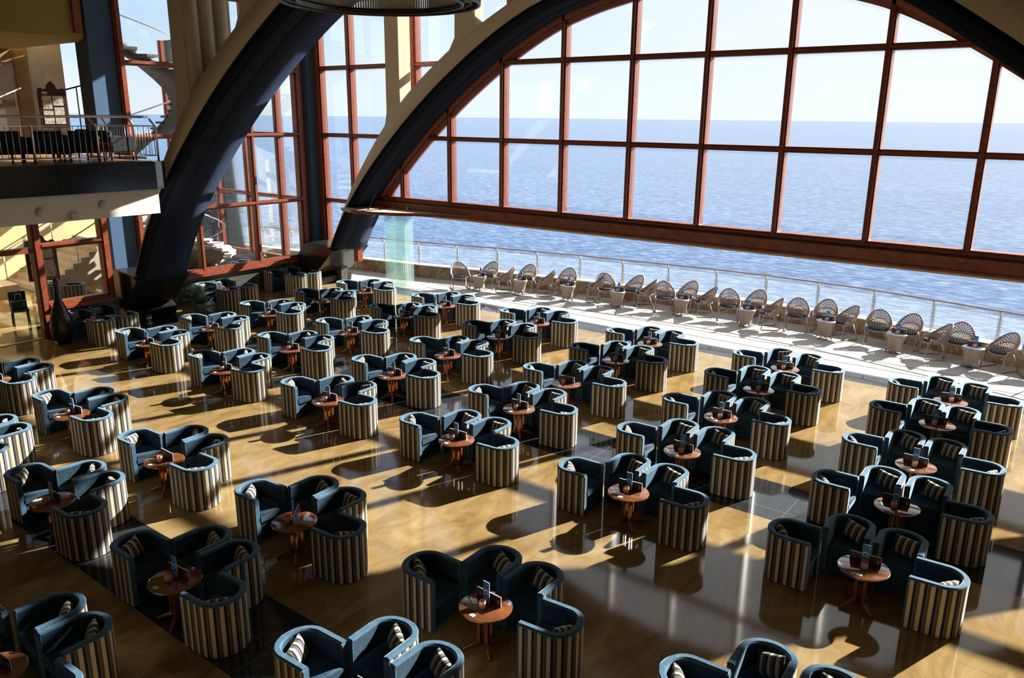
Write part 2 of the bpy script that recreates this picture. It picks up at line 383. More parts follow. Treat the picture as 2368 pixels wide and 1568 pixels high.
def offset(P, d):
    out = []
    for i, p in enumerate(P):
        a, b = P[max(i-1, 0)], P[min(i+1, len(P)-1)]
        tx, tz = b[0]-a[0], b[1]-a[1]; l = math.hypot(tx, tz); out.append((p[0]-tz/l*d, p[1]+tx/l*d))
    return out
def band_solid(mb, A, B, y0, y1, mats=(0,0,0,0)):
    """solid between curves A (inner) and B (outer): mats = front, inner, outer, back"""
    rows = []
    for a, b in zip(A, B):
        rows.append([mb.bm.verts.new(p) for p in ((a[0], y0, a[1]), (a[0], y1, a[1]), (b[0], y1, b[1]), (b[0], y0, b[1]))])
    for r0, r1 in zip(rows, rows[1:]):
        for k, mi in ((3, mats[0]), (0, mats[1]), (1, mats[3]), (2, mats[2])):
            mb.mi = mi; mb.f([r0[k], r0[(k+1) % 4], r1[(k+1) % 4], r1[k]], True)
    mb.mi = mats[0]; mb.f(rows[0]); mb.f(rows[-1][::-1])
def inner_at(z):            # left x of the intrados at height z
    P = INs[::-1]
    for (x0, z0), (x1, z1) in zip(P, P[1:]):
        if z0 <= z <= z1: return x0+(x1-x0)*(z-z0)/(z1-z0+1e-9)
    return P[-1][0]
def top_at(x):              # height of intrados at x
    if x > -9.2: x = -18.4-x
    P = INs
    for (x0, z0), (x1, z1) in zip(P, P[1:]):
        if x1 <= x <= x0: return z0+(z1-z0)*(x0-x)/(x0-x1+1e-9)
    return 0
def ex_at(x):
    if x > -9.2: x = -18.4-x
    P = EXs
    for (x0, z0), (x1, z1) in zip(P, P[1:]):
        if x1 <= x <= x0: return z0+(z1-z0)*(x0-x)/(x0-x1+1e-9)
    return 0
def arch(y0, y1, label, post_depth, flutes):
    mb = MB(); pr_ = [(a, b) for a, b in zip(INf, EXf) if a[1] > 1.36 and b[1] > 1.2]; I_, E_ = [a for a, b in pr_], [b for a, b in pr_]
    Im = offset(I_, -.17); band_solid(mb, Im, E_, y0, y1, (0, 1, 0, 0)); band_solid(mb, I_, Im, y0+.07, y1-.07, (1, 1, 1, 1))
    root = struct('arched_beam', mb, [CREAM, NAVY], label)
    so_ = MB(); band_solid(so_, offset(I_, .07), offset(I_, -.05), y0+.17, y1-.5, (0,0,0,0)); band_solid(so_, offset(I_, .10), offset(I_, -.05), y0+.55, y1-.14, (0,0,0,0))
    p = obj('soffit', so_, BLUE, root); p['label'] = 'dark blue roughcast underside of the arch'
    for sgn in (0, 1):
        M = (lambda x: x) if sgn == 0 else (lambda x: -18.4-x)
        def pp(poly): obj('post', MB().prism([(M(x), z) for x, z in poly], 'y', y0+.008, y0+post_depth), CREAM, root)
        pp([(-19.14,11.5), (-18.57,11.5), (-18.56,6.9), (-18.54,6.35), (-18.7,5.9), (-19.3,5.5), (-19.16,6.1)])
        pp([(-16.24,11.5), (-15.66,11.5), (-15.62,8.75), (-15.45,8.45), (-16.3,7.8), (-16.9,7.45), (-16.5,7.85), (-16.28,8.2)])
        pp([(-12.9,11.5), (-12.2,11.5), (-12.1,9.5), (-13.1,9.3)])
    if flutes:
        FM = mat('fluted roughcast', (.56,.50,.39), .95, .2, bump=1, bscale=38)
        for sgn in (0, 1):
            for xq, zb in ((-18.57, 6.42), (-15.66, 8.5)):
                xx = xq if sgn == 0 else -18.4-xq
                for k in range(3):
                    yy = y0+.22+.4*k
                    p = obj('flute', MB().tube([(xx, yy, zb+.05*k), (xx, yy, 11.5)], .17, 10), FM, root); p['label'] = 'rough fluted inner side of the post'
    # granite piers
    for sgn in (0, 1):
        M = (lambda x: x) if sgn == 0 else (lambda x: -18.4-x)
        g = MB()
        g.prism([(M(x), z) for x, z in ((-24.75,0), (-23.1,0), (-23.06,.28), (-23.3,.42), (-24.75,.42))], 'y', y0+.1, y1+.1)
        g.prism([(M(x), z) for x, z in ((-24.55,.42), (-23.25,.42), (-22.98,.52), (-22.02,1.42), (-22.25,1.52), (-23.2,1.62), (-23.65,1.5))], 'y', y0-.04, y1+.06)
        p = obj('pier', g, BLACKST, root, bevel=.02); p['label'] = 'black granite pier carrying the foot of the arch'
    return root
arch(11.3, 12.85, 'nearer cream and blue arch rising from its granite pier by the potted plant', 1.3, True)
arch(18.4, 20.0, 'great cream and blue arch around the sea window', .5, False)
# ------------------------------------------------------------------ sea window (window_1)
def mull(mb, x, z0, z1, y=YG, wd=.15):
    mb.box(x-wd/2, x+wd/2, y-.12, y+.12, z0, z1); mb.box(x-wd*.28, x+wd*.28, y-.2, y-.12, z0, z1)
def tran(mb, x0, x1, z, y=YG, h=.14):
    mb.box(x0, x1, y-.12, y+.12, z-h/2, z+h/2); mb.box(x0, x1, y-.17, y-.12, z-h*.25, z+h*.25)
wr = MB()
XM = [-19.6, -17.47, -15.36, -13.2, -11.02, -8.93, -6.87, -4.75, -2.67, -.55, 1.2]
for x in XM: mull(wr, x, 3.3, top_at(x)+.05)
for z in (5.33, 7.55):
    xl = inner_at(z); tran(wr, xl-.05, -18.4-xl+.05, z)
xl = inner_at(3.25)
wr.box(xl, -18.4-xl, YG-.16, YG+.14, 3.2, 3.36); wr.box(xl, -18.4-xl, YG-.2, YG-.16, 3.26, 3.31)
UP_ = [p for p in INf if p[1] > 3.15]
band_solid(wr, offset(UP_, .34), offset(UP_, -.05), YG-.1, YG+.1)
band_solid(wr, offset(UP_, .22), offset(UP_, -.05), YG-.2, YG-.1)
w1 = struct('window_1', wr, WOOD, 'arched mahogany grid window looking over the sea')
gl = MB(); P = [p for p in INf if p[1] > 3.3]
gl.prism([(x, z) for x, z in P], 'y', YG-.006, YG+.006)
obj('pane', gl, PANE, w1)
# beam under it, canopy shelf, cables
bm_ = MB(); xb = inner_at(2.9)
bm_.box(xb-.1, -18.4-xb+.1, YG-.30, YG+.12, 2.86, 3.2)
bm_.box(xb-.1, -18.4-xb+.1, YG-.33, YG-.30, 3.13, 3.2)
bm_.box(xb-.1, -18.4-xb+.1, YG-.33, YG-.30, 2.86, 2.93)
beam = struct('beam_sea_window', bm_, BEAM, 'long mahogany beam under the arched sea window', bevel=.01)
tb = MB().box(xb, -18.4-xb, YG-.1, YG+.45, 2.78, 2.86)
obj('door_track', tb, mat('pale track', (.52,.46,.38), .5), beam)
pl = MB()
for x in (-20.6, -19.9, -19.2): pl.box(x-.03, x+.03, YG-.34, YG-.325, 2.98, 3.07)
obj('bracket', pl, STEEL, beam)
sh = MB().prism([(-21.35,18.25), (-20.6,18.02), (-19.6,18.1), (-18.9,18.38), (-18.3,18.8), (-17.6,19.05), (-16.6,19.2), (-16.4,19.32), (-21.15,19.32)], 'z', 2.88, 2.99)
shelf = obj('canopy_shelf', sh, BEAM, bevel=.015); tag(shelf, 'curved mahogany canopy board hanging at the left end of the long beam', 'shelf')
shm = shelf.data; shm.materials.append(mat('board top', (.55,.44,.36), .5, .4)); shm.polygons[1].material_index = 1; shm.polygons[0].material_index = 1
for pts, lb in (([(-20.26,18.5,2.99), (-19.6,18.75,4.3)], 'steel stay cable nearer the left end of the canopy board'), ([(-20.05,19.1,2.99), (-19.25,19.3,4.75)], 'longer steel stay cable rising from the canopy board to the window frame')):
    cb = MB().tube(pts, .011, 6); a, b = Vector(pts[0]), Vector(pts[1])
    q = a+(b-a)*.3; cb.tube([q, q+(b-a)*.1], .026, 8); cb.lathe([(0,2.99),(.04,2.99),(.04,3.02),(0,3.04)], 10, a.x, a.y)
    tag(obj('stay_cable', cb, BRONZE), lb, 'cable')
# folded glass doors
fg = thing('folding_glass_door', 'stack of folded green-edged glass door panels under the canopy board', 'door', (-21.2, 20.1, 0))
for k in range(10):
    g = MB().box(0, 1.02 if k < 8 else .8, .055*k, .055*k+.012, .03, 2.62); p = obj('glass_panel', g, [FOLDGLASS, FOLDEDGE], fg)
    for q in p.data.polygons:
        if abs(q.normal.x) > .5: q.material_index = 1
g = MB().box(-.12, 1.25, -.06, .62, 2.64, 2.72); obj('head_bracket', g, mat('door bracket', (.50,.46,.38), .5), fg)
g = MB().box(0.02, .3, -.02, .56, 2.6, 2.66); obj('hinge_block', g, BRONZE, fg)
# door jamb along the leg of the arch
jm = MB(); Q = [(x+.10, YG+.02, z) for x, z in INs if .45 < z < 2.95]
jm.tube(Q, .03, 4); jm.tube([(-22.95,YG+.02,.5), (-23.0,YG+.02,.0)], .03, 4)
struct('trim_3', jm, mat('jamb strip', (.40,.33,.26), .5), 'pale door jamb strip following the foot of the arch')
# ------------------------------------------------------------------ side bays of the sea front (window_2, window_3) and gable lights
def side_bay(n, M, label):
    mb = MB()
    def m(x, z0, z1, wd=.15): mull(mb, M(x), z0, z1, YG, wd)
    def t(xa, xb, z): a, b = sorted((M(xa), M(xb))); tran(mb, a, b, z)
    m(-23.72, .9, 11.5, .3); m(-22.06, .9, 11.5); m(-18.98, ex_at(-18.98)+.2, 11.5, .22); m(-15.1, ex_at(-15.1)+.2, 11.5, .22); m(-12.3, 10.2, 11.5)
    for z in (3.02, 5.33, 7.6, 9.75):
        x1 = -23.0 if z < 2 else None
        P_ = EXs[::-1]; xe = -11.5
        for (x0, z0), (xx, z1) in zip(P_, P_[1:]):
            if z0 <= z <= z1: xe = x0
        t(-23.85, xe, z)
    t(-23.85, -22.6, .95)
    o = struct('window_%d' % n, mb, WOOD, label)
    g = MB(); g.prism([(M(-23.8), .95)] + [(M(x), z-.05) for x, z in EXs[::-1] if z > .95] + [(M(-9.2), 11.5), (M(-23.8), 11.5)], 'y', YG-.006, YG+.006)
    obj('pane', g, PANE, o)
    return o
side_bay(2, lambda x: x, 'tall mahogany window between the blue corner pillar and the great arch')
side_bay(3, lambda x: -18.4-x, 'mahogany window on the right side of the great arch')
struct('wall_sea', MB().box(-24.3, -22.9, YG-.15, YG+.15, 0, .88).box(4.5, 6.4, YG-.15, YG+.15, 0, .88), DADO, 'granite dado under the sea front windows')
struct('pillar_corner', MB().box(-24.3, -23.86, 19.1, 19.75, .0, 11.5), BLUEFLAT, 'slim blue corner pillar between the two window walls')
struct('pillar_right', MB().box(5.5, 6.4, 19.1, 19.75, 0, 11.5), BLUEFLAT, 'blue pillar at the right end of the sea front')
# ------------------------------------------------------------------ left window wall V (window_4) x = -24.2
XV = -24.2
mb = MB()
def mY(y, z0, z1, wd=.14):
    mb.box(XV-.1, XV+.1, y-wd/2, y+wd/2, z0, z1); mb.box(XV+.1, XV+.15, y-wd*.28, y+wd*.28, z0, z1)
def tY(y0, y1, z, h=.14):
    mb.box(XV-.1, XV+.1, y0, y1, z-h/2, z+h/2); mb.box(XV+.1, XV+.16, y0, y1, z-h*.1, z+h*.5)
for y, wd in ((12.62,.2), (14.65,.14), (16.85,.14), (18.9,.36)): mY(y, .8, 11.5, wd)
for z in (3.04, 5.33, 7.44, 9.6): tY(12.6, 19.0, z)
mb.box(XV-.12, XV+.24, 12.6, 19.05, .82, .92); mb.box(XV-.12, XV+.19, 12.6, 19.05, .92, .99); mb.box(XV-.12, XV+.14, 12.6, 19.05, .99, 1.06)
w4 = struct('window_4', mb, WOOD, 'tall mahogany window wall on the left looking into the stair hall')
obj('pane', MB().box(XV-.006, XV+.006, 12.6, 19.0, 1.0, 11.5), PANE, w4)
struct('wall_left', MB().box(XV-.15, XV+.12, 12.5, 19.1, 0, .82), DADO, 'granite dado under the left window wall')
struct('pillar_left', MB().box(-24.95, -24.2, 11.75, 12.5, 0, 11.5), BLUEFLAT, 'square blue pillar behind the nearer arch')
# ------------------------------------------------------------------ lobby wall L x = -23.2 (window_5, door_1)
XL = -23.2; mb = MB()
mb.box(XL-.12, XL+.12, 9.08, 9.3, 0, 3.3); mb.box(XL+.12, XL+.16, 9.13, 9.25, 0, 3.3)
mb.box(XL-.12, XL+.12, 10.9, 11.12, .76, 3.3); mb.box(XL+.12, XL+.16, 10.95, 11.05, .76, 3.3)
mb.box(XL-.1, XL+.1, 9.3, 10.9, 2.44, 2.6); mb.box(XL+.1, XL+.16, 9.3, 10.9, 2.52, 2.57)
mb.box(XL-.12, XL+.22, 9.3, 11.12, .76, .86); mb.box(XL-.12, XL+.17, 9.3, 11.12, .86, .93); mb.box(XL-.12, XL+.12, 9.3, 11.12, .93, .99)
mb.box(XL-.1, XL+.1, 9.3, 11.0, 3.2, 3.3)
w5 = struct('window_5', mb, WOOD, 'mahogany window beside the lobby doorway under the balcony')
obj('pane', MB().box(XL-.006, XL+.006, 9.3, 10.9, .99, 3.2), PANE, w5)
struct('wall_lobby', MB().box(XL-.15, XL+.1, 9.1, 11.2, 0, .76).box(XL-.15, XL+.1, -8, 4.6, 0, 3.3).box(XL-.1, XL+.1, 4.6, 11.2, 3.3, 3.5), DADO, 'granite dado of the lobby wall')
mb = MB()
for y in (4.6, 6.85): mb.box(XL-.1, XL+.1, y-.09, y+.09, 0, 3.3)
mb.box(XL-.1, XL+.1, 4.6, 9.1, 2.38, 2.52); mb.box(XL-.1, XL+.1, 4.6, 9.1, 3.2, 3.3)
d1 = struct('door_1', mb, WOOD, 'mahogany framed glazed lobby doorway at the left edge')
obj('pane', MB().box(XL-.006, XL+.006, 4.7, 9.1, 2.52, 3.2).box(XL-.006, XL+.006, 4.7, 6.8, 0.02, 2.38), PANE, d1)
obj('threshold', MB().box(XL-.08, XL+.08, 4.6, 9.1, 0, .012), BRONZE, d1)
# ------------------------------------------------------------------ balcony slab
XB = -19.4; ZD = 4.87
mb = MB(); mb.prism([(-32,-4), (XB,-4), (XB,10.72), (XB-.06,10.92), (XB-.18,11.06), (XB-.4,11.12), (-21.4,11.12), (-21.4,11.6), (-32,11.6)], 'z', 4.19, ZD-.01)
balc = struct('slab_balcony', mb, FASCIA, 'black granite balcony fascia at upper left')
obj('cream_band', MB().box(-24.4, XB-.1, -4, 10.78, 3.58, 4.19), BANDC, balc)
obj('deck', MB().box(-31.9, XB-.06, -3.9, 10.7, ZD-.01, ZD+.005).box(-31.9, -21.4, 10.7, 11.6, ZD-.01, ZD+.005), mat('balcony floor', (.30,.17,.08), .3, .5, vary=.3, vscale=3), balc)
def wall_lamp(y, z, lb):
    m_ = MB().lathe([(0,.07),(.06,.065),(.095,.045),(.11,.01),(.11,0)], 28)
    o = obj('wall_lamp', m_, LAMPW); o.location = (XB-.1, y, z); o.rotation_euler = (0, R(90), 0); tag(o, lb, 'lamp')
wall_lamp(7.94, 3.84, 'round grey wall lamp on the cream balcony band, left of two')
wall_lamp(9.36, 3.90, 'round grey wall lamp on the cream balcony band, right of two')
o = obj('speaker_box', MB().box(0, .11, -.085, .085, 0, .16), LAMPW, bevel=.015); o.location = (XB-.1, 8.64, 3.61); tag(o, 'small square grey box on the cream balcony band', 'box')
br = thing('balcony_railing', 'steel railing with thin balusters along the balcony edge', 'railing', (0,0,0))
XR = XB-.1
for y in (5.12, 6.56, 8.0, 9.42, 10.88):
    obj('post', MB().tube([(XR, y, ZD-.02), (XR, y, 5.69), (XR, y-.15, 5.88)], .026, 8), STEEL, br)
obj('handrail', MB().tube([(XR, -3, 5.89), (XR, 10.5, 5.925), (XR-.1, 10.74, 5.925), (XR-.35, 10.83, 5.925), (-23.2, 10.83, 5.925)], .030, 10), STEEL, br)
for z in (5.0, 5.71):
    obj('crossbar', MB().tube([(XR, -3, z), (XR, 10.88, z), (-23.0, 10.95, z)], .011, 6), STEEL, br)
for k in range(50):
    y = 4.5+.129*k
    if y < 10.85: obj('baluster', MB().tube([(XR, y, 5.0), (XR, y, 5.71)], .0075, 5), STEEL, br)
for x in (-20.7, -22.1):
    obj('end_post', MB().tube([(x, 10.95, ZD-.02), (x, 10.95, 5.72), (x, 10.83, 5.925)], .024, 8), STEEL, br)
for k in range(22): obj('baluster', MB().tube([(-19.75-.14*k, 10.95, 5.0), (-19.75-.14*k, 10.95, 5.71)], .0075, 5), STEEL, br)
# upper gallery
struct('ceiling_gallery', MB().box(-34, -24.3, -4, 11.72, 8.05, 11.5).prism([(-34,7.95),(-24.6,7.95),(-24.3,8.05),(-34,8.05)], 'y', -4, 11.72), OCHRE, 'ochre bulkhead above the gallery')
struct('trim_4', MB().box(-24.32, -24.2, 11.45, 11.6, 8.2, 11.5).box(-24.9, -24.2, 11.45, 11.6, 8.16, 8.2), mat('red trim', (.22,.02,.012), .4), 'red edge strip beside the blue pillar')
wl = MB().box(-33, -28.4, 12.0, 12.3, 4.7, 8.9)
struct('wall_gallery', MB().box(-29.6, -29.3, 2, 13.3, 4.72, 8.5), MARBLE, 'beige marble wall of the upper gallery')
struct('trim_5', MB().box(-29.3, -29.24, 11.78, 12.2, 4.72, 8.05).box(-29.3, -29.25, 7, 12.2, 7.55, 8.05).box(-29.3, -29.24, 11.05, 11.12, 6.3, 7.6).box(-29.3, -29.25, 9.9, 12.0, 6.2, 6.36).box(-29.3, -29.2, 9.2, 9.85, 4.72, 8.0), BROWNMARBLE, 'brown marble strips framing the gallery wall')
struct('trim_6', MB().box(-29.2, -29.16, 9.88, 10.06, 4.72, 7.7), mat('dark red pilaster', (.06,.02,.015), .4), 'dark pilaster strip on the gallery wall')
d2 = struct('door_2', MB().box(-29.3, -29.22, 10.35, 11.3, 4.72, 6.12), WHITEP, 'white door in the marble gallery wall')
obj('door_leaf', MB().box(-29.23, -29.2, 10.42, 10.82, 4.75, 6.06).box(-29.23, -29.2, 10.84, 11.24, 4.75, 6.06), mat('white door paint', (.82,.84,.86), .5), d2)
o = obj('notice_sign', MB().box(0, .02, -.13, .13, -.06, .06), WHITEP); o.location = (-29.22, 11.1, 6.33); tag(o, 'small white sign above the gallery door', 'sign')
g_ = MB()
for k in (-.07, -.02, .05): g_.box(.02, .024, k-.014, k+.014, -.03, .03)
obj('lettering', g_, CARDDARK, o)
# lobby
struct('wall_lobby_rear', MB().box(-32.3, -32, -4, 16, 0, 4.0), YELLOW, 'yellow plaster wall at the back of the lobby')
st_ = MB()
for k in range(9): st_.box(-31.9, -29.4, 11.6+.3*k, 14.6, 0 if k == 0 else .17*k, .17*(k+1))
stp = obj('lobby_stair', st_, MARBLE); tag(stp, 'flight of marble steps in the lobby behind the window', 'stair')
def handrail(name, label, pts, posts, m=STEEL):
    t = thing(name, label, 'handrail')
    obj('rail', MB().tube(pts, .024, 8), m, t)
    for a, b in posts: obj('post', MB().tube([a, b], .02, 6), m, t)
    return t
handrail('stair_handrail', 'curved steel handrail climbing the lobby steps', [(-28.9,10.9,1.0), (-29.35,11.3,1.0), (-29.4,11.7,1.15), (-29.4,14.5,2.6)], [((-29.35,11.5,0),(-29.35,11.5,1.05)), ((-29.4,13,.9),(-29.4,13,1.8)), ((-29.4,14.4,1.5),(-29.4,14.4,2.5))])
handrail('stair_handrail', 'straight steel handrail on the far side of the lobby steps', [(-31.2,9.2,1.0), (-31.5,11.4,1.2), (-31.8,14.4,2.7)], [((-31.3,9.6,0),(-31.3,9.6,1.05)), ((-31.5,11.4,0),(-31.5,11.4,1.2)), ((-31.7,13.2,1),(-31.7,13.2,2.1))])
o = obj('stone_bench', MB().box(-30.4, -29.2, 9.9, 10.9, 0, .45), MARBLE, bevel=.02); tag(o, 'beige marble block beside the lobby steps', 'bench')
handrail('gallery_handrail', 'steel handrail climbing in front of the gallery door', [(-28.6,9.3,5.7), (-28.6,11.6,6.75)], [((-28.6,9.5,4.72),(-28.6,9.5,5.8)), ((-28.6,10.5,4.72),(-28.6,10.5,6.25)), ((-28.6,11.4,4.72),(-28.6,11.4,6.65))], mat('pale handrail', (.7,.52,.36), .35, .5, .5))
handrail('gallery_handrail', 'dark handrail crossing the bright gap beside the blue pillar', [(-27,11.9,6.6), (-26,12.6,6.9)], [((-27,11.9,4.72),(-27,11.9,6.6)), ((-26.4,12.3,4.72),(-26.4,12.3,6.8))], BRONZE)
struct('ceiling_fill_plate', MB().lathe([(0,3.9),(.25,3.9),(.25,3.96),(0,3.96)], 20, -29, 9), mat('fill plate', (.8,.75,.6), .5), 'round plate added above the lobby fill light')  # plate added to go with the fill light below it
ld = bpy.data.lights.new('lobby_fill', 'AREA'); ld.energy = 200; ld.size = 1.2; ld.color = (1, .84, .55)  # fill light added to brighten the lobby, not a known lamp
lo = bpy.data.objects.new('lobby_fill', ld); C.objects.link(lo); lo.location = (-29, 9, 3.85)
# stair hall beyond the left window wall: outer glazing, spiral stair, tree
mb = MB()
for x in (-26.3, -28.4, -30.5, -32.6, -33.9): mull(mb, x, .5, 9)
for z in (.55, 2.95, 5.3, 7.6): tran(mb, -34, -24.3, z)
w6 = struct('window_6', mb, WOOD, 'mahogany outer glazing of the stair hall seen through the left window wall')
obj('pane', MB().box(-34, -24.3, YG-.006, YG+.006, .55, 9), PANE, w6)
struct('wall_stairhall', MB().box(-34, -24.3, YG-.12, YG+.12, 0, .5), DADO, 'low dado of the stair hall glazing')
struct('wall_far', MB().box(-34.3, -34, 12.4, 15.2, 0, 9.0), WHITEP, 'white wall beyond the spiral stair')
sp = thing('spiral_stair', 'white spiral stair winding up behind the left window wall', 'stair', (-29.6, 16.0, 0))
STAIRD = mat('stair shade', (.05,.047,.042), .85); NT = 48; treads = MB(); under = MB()  # dark tone stands for the shade under the stair
def sp_ang(k): return R(100)-R(13.5)*k
rows = []
for k in range(NT):
    a0, a1 = sp_ang(k), sp_ang(k+1.25); z = .22*(k+1)
    poly = [(1.0*math.cos(a0), 1.0*math.sin(a0)), (2.75*math.cos(a0), 2.75*math.sin(a0)), (2.95*math.cos((a0+a1)/2), 2.95*math.sin((a0+a1)/2)), (2.75*math.cos(a1), 2.75*math.sin(a1)), (1.0*math.cos(a1), 1.0*math.sin(a1))]
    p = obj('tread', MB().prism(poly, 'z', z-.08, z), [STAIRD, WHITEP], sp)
    for q in p.data.polygons: q.material_index = 1 if q.normal.z > .5 or (k < 16 and q.normal.z > -.5) else 0  # undersides and upper tread edges get the painted shade tone
for k in range(NT+1):
    a = sp_ang(k); z = .22*k
    rows.append([under.bm.verts.new((r*math.cos(a), r*math.sin(a), zz)) for r, zz in ((1.1, z+.02), (2.5, z+.02), (2.4, z-.2), (1.1, z-.3))])
for a, b in zip(rows, rows[1:]):
    for q in range(4): under.f([a[q], a[(q+1) % 4], b[(q+1) % 4], b[q]], True)
under.f(rows[0]); under.f(rows[-1][::-1])
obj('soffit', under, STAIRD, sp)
hr = [(2.6*math.cos(sp_ang(k)), 2.6*math.sin(sp_ang(k)), .22*k+1.05) for k in range(NT+1)]
obj('handrail', MB().tube(hr, .025, 8), STEEL, sp)
for k in range(1, NT, 4): obj('post', MB().tube([(hr[k][0], hr[k][1], .22*k), hr[k]], .018, 6), BRONZE, sp)
tr = thing('tree', 'slim pale-barked tree standing outside the stair hall glazing', 'tree', (-31.0, 20.35, -.3))
obj('trunk', MB().tube([(0,0,0), (.03,.02,.8), (-.02,0,1.7), (.02,0,2.2)], .16, 10, taper=[1.15,1,.85,.6]), BARK, tr)
lf = MB()
for k in range(420):
    u = random.random()*2*math.pi; r = .95*math.sqrt(random.random()); h = 2.45+(random.random()-.4)*.75*(1-.4*r)
    p = Vector((r*math.cos(u), r*math.sin(u), h)); d = Vector((random.uniform(-1,1), random.uniform(-1,1), random.uniform(-.5,.5))).normalized()
    e = d.cross(Vector((0,0,1))).normalized()*.05
    lf.f([lf.bm.verts.new(q) for q in (p-d*.12, p+e, p+d*.12, p-e)])
obj('foliage', lf, DRYLEAF, tr)
# ------------------------------------------------------------------ tub chair
W_, D_, RB, HC = .597, .617, .262, .70
def u_path(n=22):
    w = W_/2; P = []
    for k in range(5): P.append(((-w, -D_/2+(D_-RB)*k/5), (-1, 0)))
    for k in range(n+1):
        a = math.pi*k/n
        nx, ny = -math.cos(a)/w, math.sin(a)/RB; l = math.hypot(nx, ny)
        P.append(((-w*math.cos(a), D_/2-RB+RB*math.sin(a)), (nx/l, ny/l)))
    for k in range(4, -1, -1): P.append(((w, -D_/2+(D_-RB)*k/5), (1, 0)))
    return P
UP = u_path()
def sweep_u(sec, uv=False, y_in=0):
    mb = MB(); rows = []; s_ = 0; S_ = []
    for i, (p, n) in enumerate(UP):
        if i: s_ += math.hypot(p[0]-UP[i-1][0][0], p[1]-UP[i-1][0][1])
        S_.append(s_)
        yy = y_in if i in (0, len(UP)-1) else 0
        rows.append([mb.bm.verts.new((p[0]-n[0]*d, p[1]-n[1]*d+yy, z)) for d, z in sec])
    m = len(sec)
    for i in range(len(rows)-1):
        for k in range(m):
            fc = mb.f([rows[i][k], rows[i][(k+1) % m], rows[i+1][(k+1) % m], rows[i+1][k]], True)
            if uv and fc:
                for lp, (ii, kk) in zip(fc.loops, ((i, k), (i, k+1), (i+1, k+1), (i+1, k))):
                    lp[mb.uv].uv = (S_[ii], sec[kk % m][1])
    mb.f(rows[0]); mb.f(rows[-1][::-1])
    return mb
def d_poly(inset, y_front, n=16):
    w = W_/2-inset; P = [(-w, y_front)]
    rb = RB-inset
    for k in range(n+1):
        a = math.pi*k/n; P.append((-w*math.cos(a), D_/2-inset-rb+rb*math.sin(a)))
    P.append((w, y_front)); return P
def auto_smooth(o, ang=40):
    for p in o.data.polygons: p.use_smooth = True
    try:
        o.data.set_sharp_from_angle(angle=R(ang))
    except Exception: pass
def make_chair():
    t = thing('tub_chair', 'x', 'chair')
    o = obj('striped_shell', sweep_u([(0,.012), (0,HC-.028), (.03,HC-.028), (.03,.012)], True, .004), STRIPE, t); auto_smooth(o); o['label'] = 'outer wall in cream, brown and navy vertical stripes'
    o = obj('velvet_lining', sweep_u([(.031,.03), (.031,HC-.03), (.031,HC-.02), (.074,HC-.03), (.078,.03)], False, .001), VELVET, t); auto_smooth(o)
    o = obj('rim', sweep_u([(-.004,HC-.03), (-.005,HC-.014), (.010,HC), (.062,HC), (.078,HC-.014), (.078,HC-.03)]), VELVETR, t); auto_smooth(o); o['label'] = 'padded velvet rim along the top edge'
    for sx in (-1, 1):
        x0, x1 = sorted((sx*(W_/2), sx*(W_/2-.078))); obj('arm_front', MB().box(x0, x1, -D_/2-.012, -D_/2+.004, .012, HC-.028), VELVETR, t, bevel=.006)
    mb = MB(); mb.prism(d_poly(.08, -D_/2+.02), 'z', .015, .30); obj('front_panel', mb, VELVET, t, bevel=.012)
    # cushion: rounded D slab
    sec = [(.03,.302), (.005,.315), (0,.345), (0,.40), (.015,.428), (.05,.44)]
    mb = MB(); rings = []
    for ins, z in sec:
        rings.append([mb.bm.verts.new((x, y, z)) for x, y in d_poly(.082+ins, -D_/2-.02+ins)])
    n = len(rings[0])
    for a, b in zip(rings, rings[1:]):
        for k in range(n): mb.f([a[k], a[(k+1) % n], b[(k+1) % n], b[k]], True)
    mb.f(rings[0]); mb.f(rings[-1])
    o = obj('seat_cushion', mb, VELVET, t); auto_smooth(o, 50)
    return t
CH0 = make_chair()
def make_pillow():
    mb = MB()
    def fn(sg):
        def g(u, v):
            x, y = 2*u-1, 2*v-1
            t = max(0, (1-abs(x)**3.2))**.5*max(0, (1-abs(y)**3.2))**.5
            k = 1-.08*(1-abs(x)**2)*(abs(y)) if abs(y) > .5 else 1
            px = .175*x*(1-.07*(1-y*y)); py = .125*y*(1-.07*(1-x*x))
            return (px, py, sg*.062*t)
        return g
    mb.grid(fn(1), 15, 13); mb.grid(fn(-1), 15, 13)
    bmesh.ops.remove_doubles(mb.bm, verts=mb.bm.verts, dist=.0006)
    return obj('striped_cushion', mb, PSTRIPE)
PIL0 = make_pillow()
def pillow_matrix(cx, cy, phi, role, seed):
    """pose in chair-local coordinates, then to the world"""
    rnd = random.Random(seed)
    # local: front -y.  role sets which side of the back it leans on
    ang = {'A': R(30), 'B': R(-24), 'C': R(-20), 'D': R(-34)}[role] + R(rnd.uniform(-9, 9))
    rr = {'A': .085, 'B': .075, 'C': .085, 'D': .10}[role]
    bx, by = -math.sin(ang), math.cos(ang)        # direction (in plan) of the back it leans on
    lean = R(68+rnd.uniform(-6, 4)); roll = R(rnd.uniform(-7, 7)) + (R(16) if rnd.random() < .12 else 0)
    M = Matrix.Translation((cx, cy, 0)) @ Matrix.Rotation(phi, 4, 'Z') @ Matrix.Translation((bx*rr, by*rr+.012, .562)) @ Matrix.Rotation(ang, 4, 'Z') @ Matrix.Rotation(lean, 4, 'X') @ Matrix.Rotation(roll, 4, 'Z')
    return M
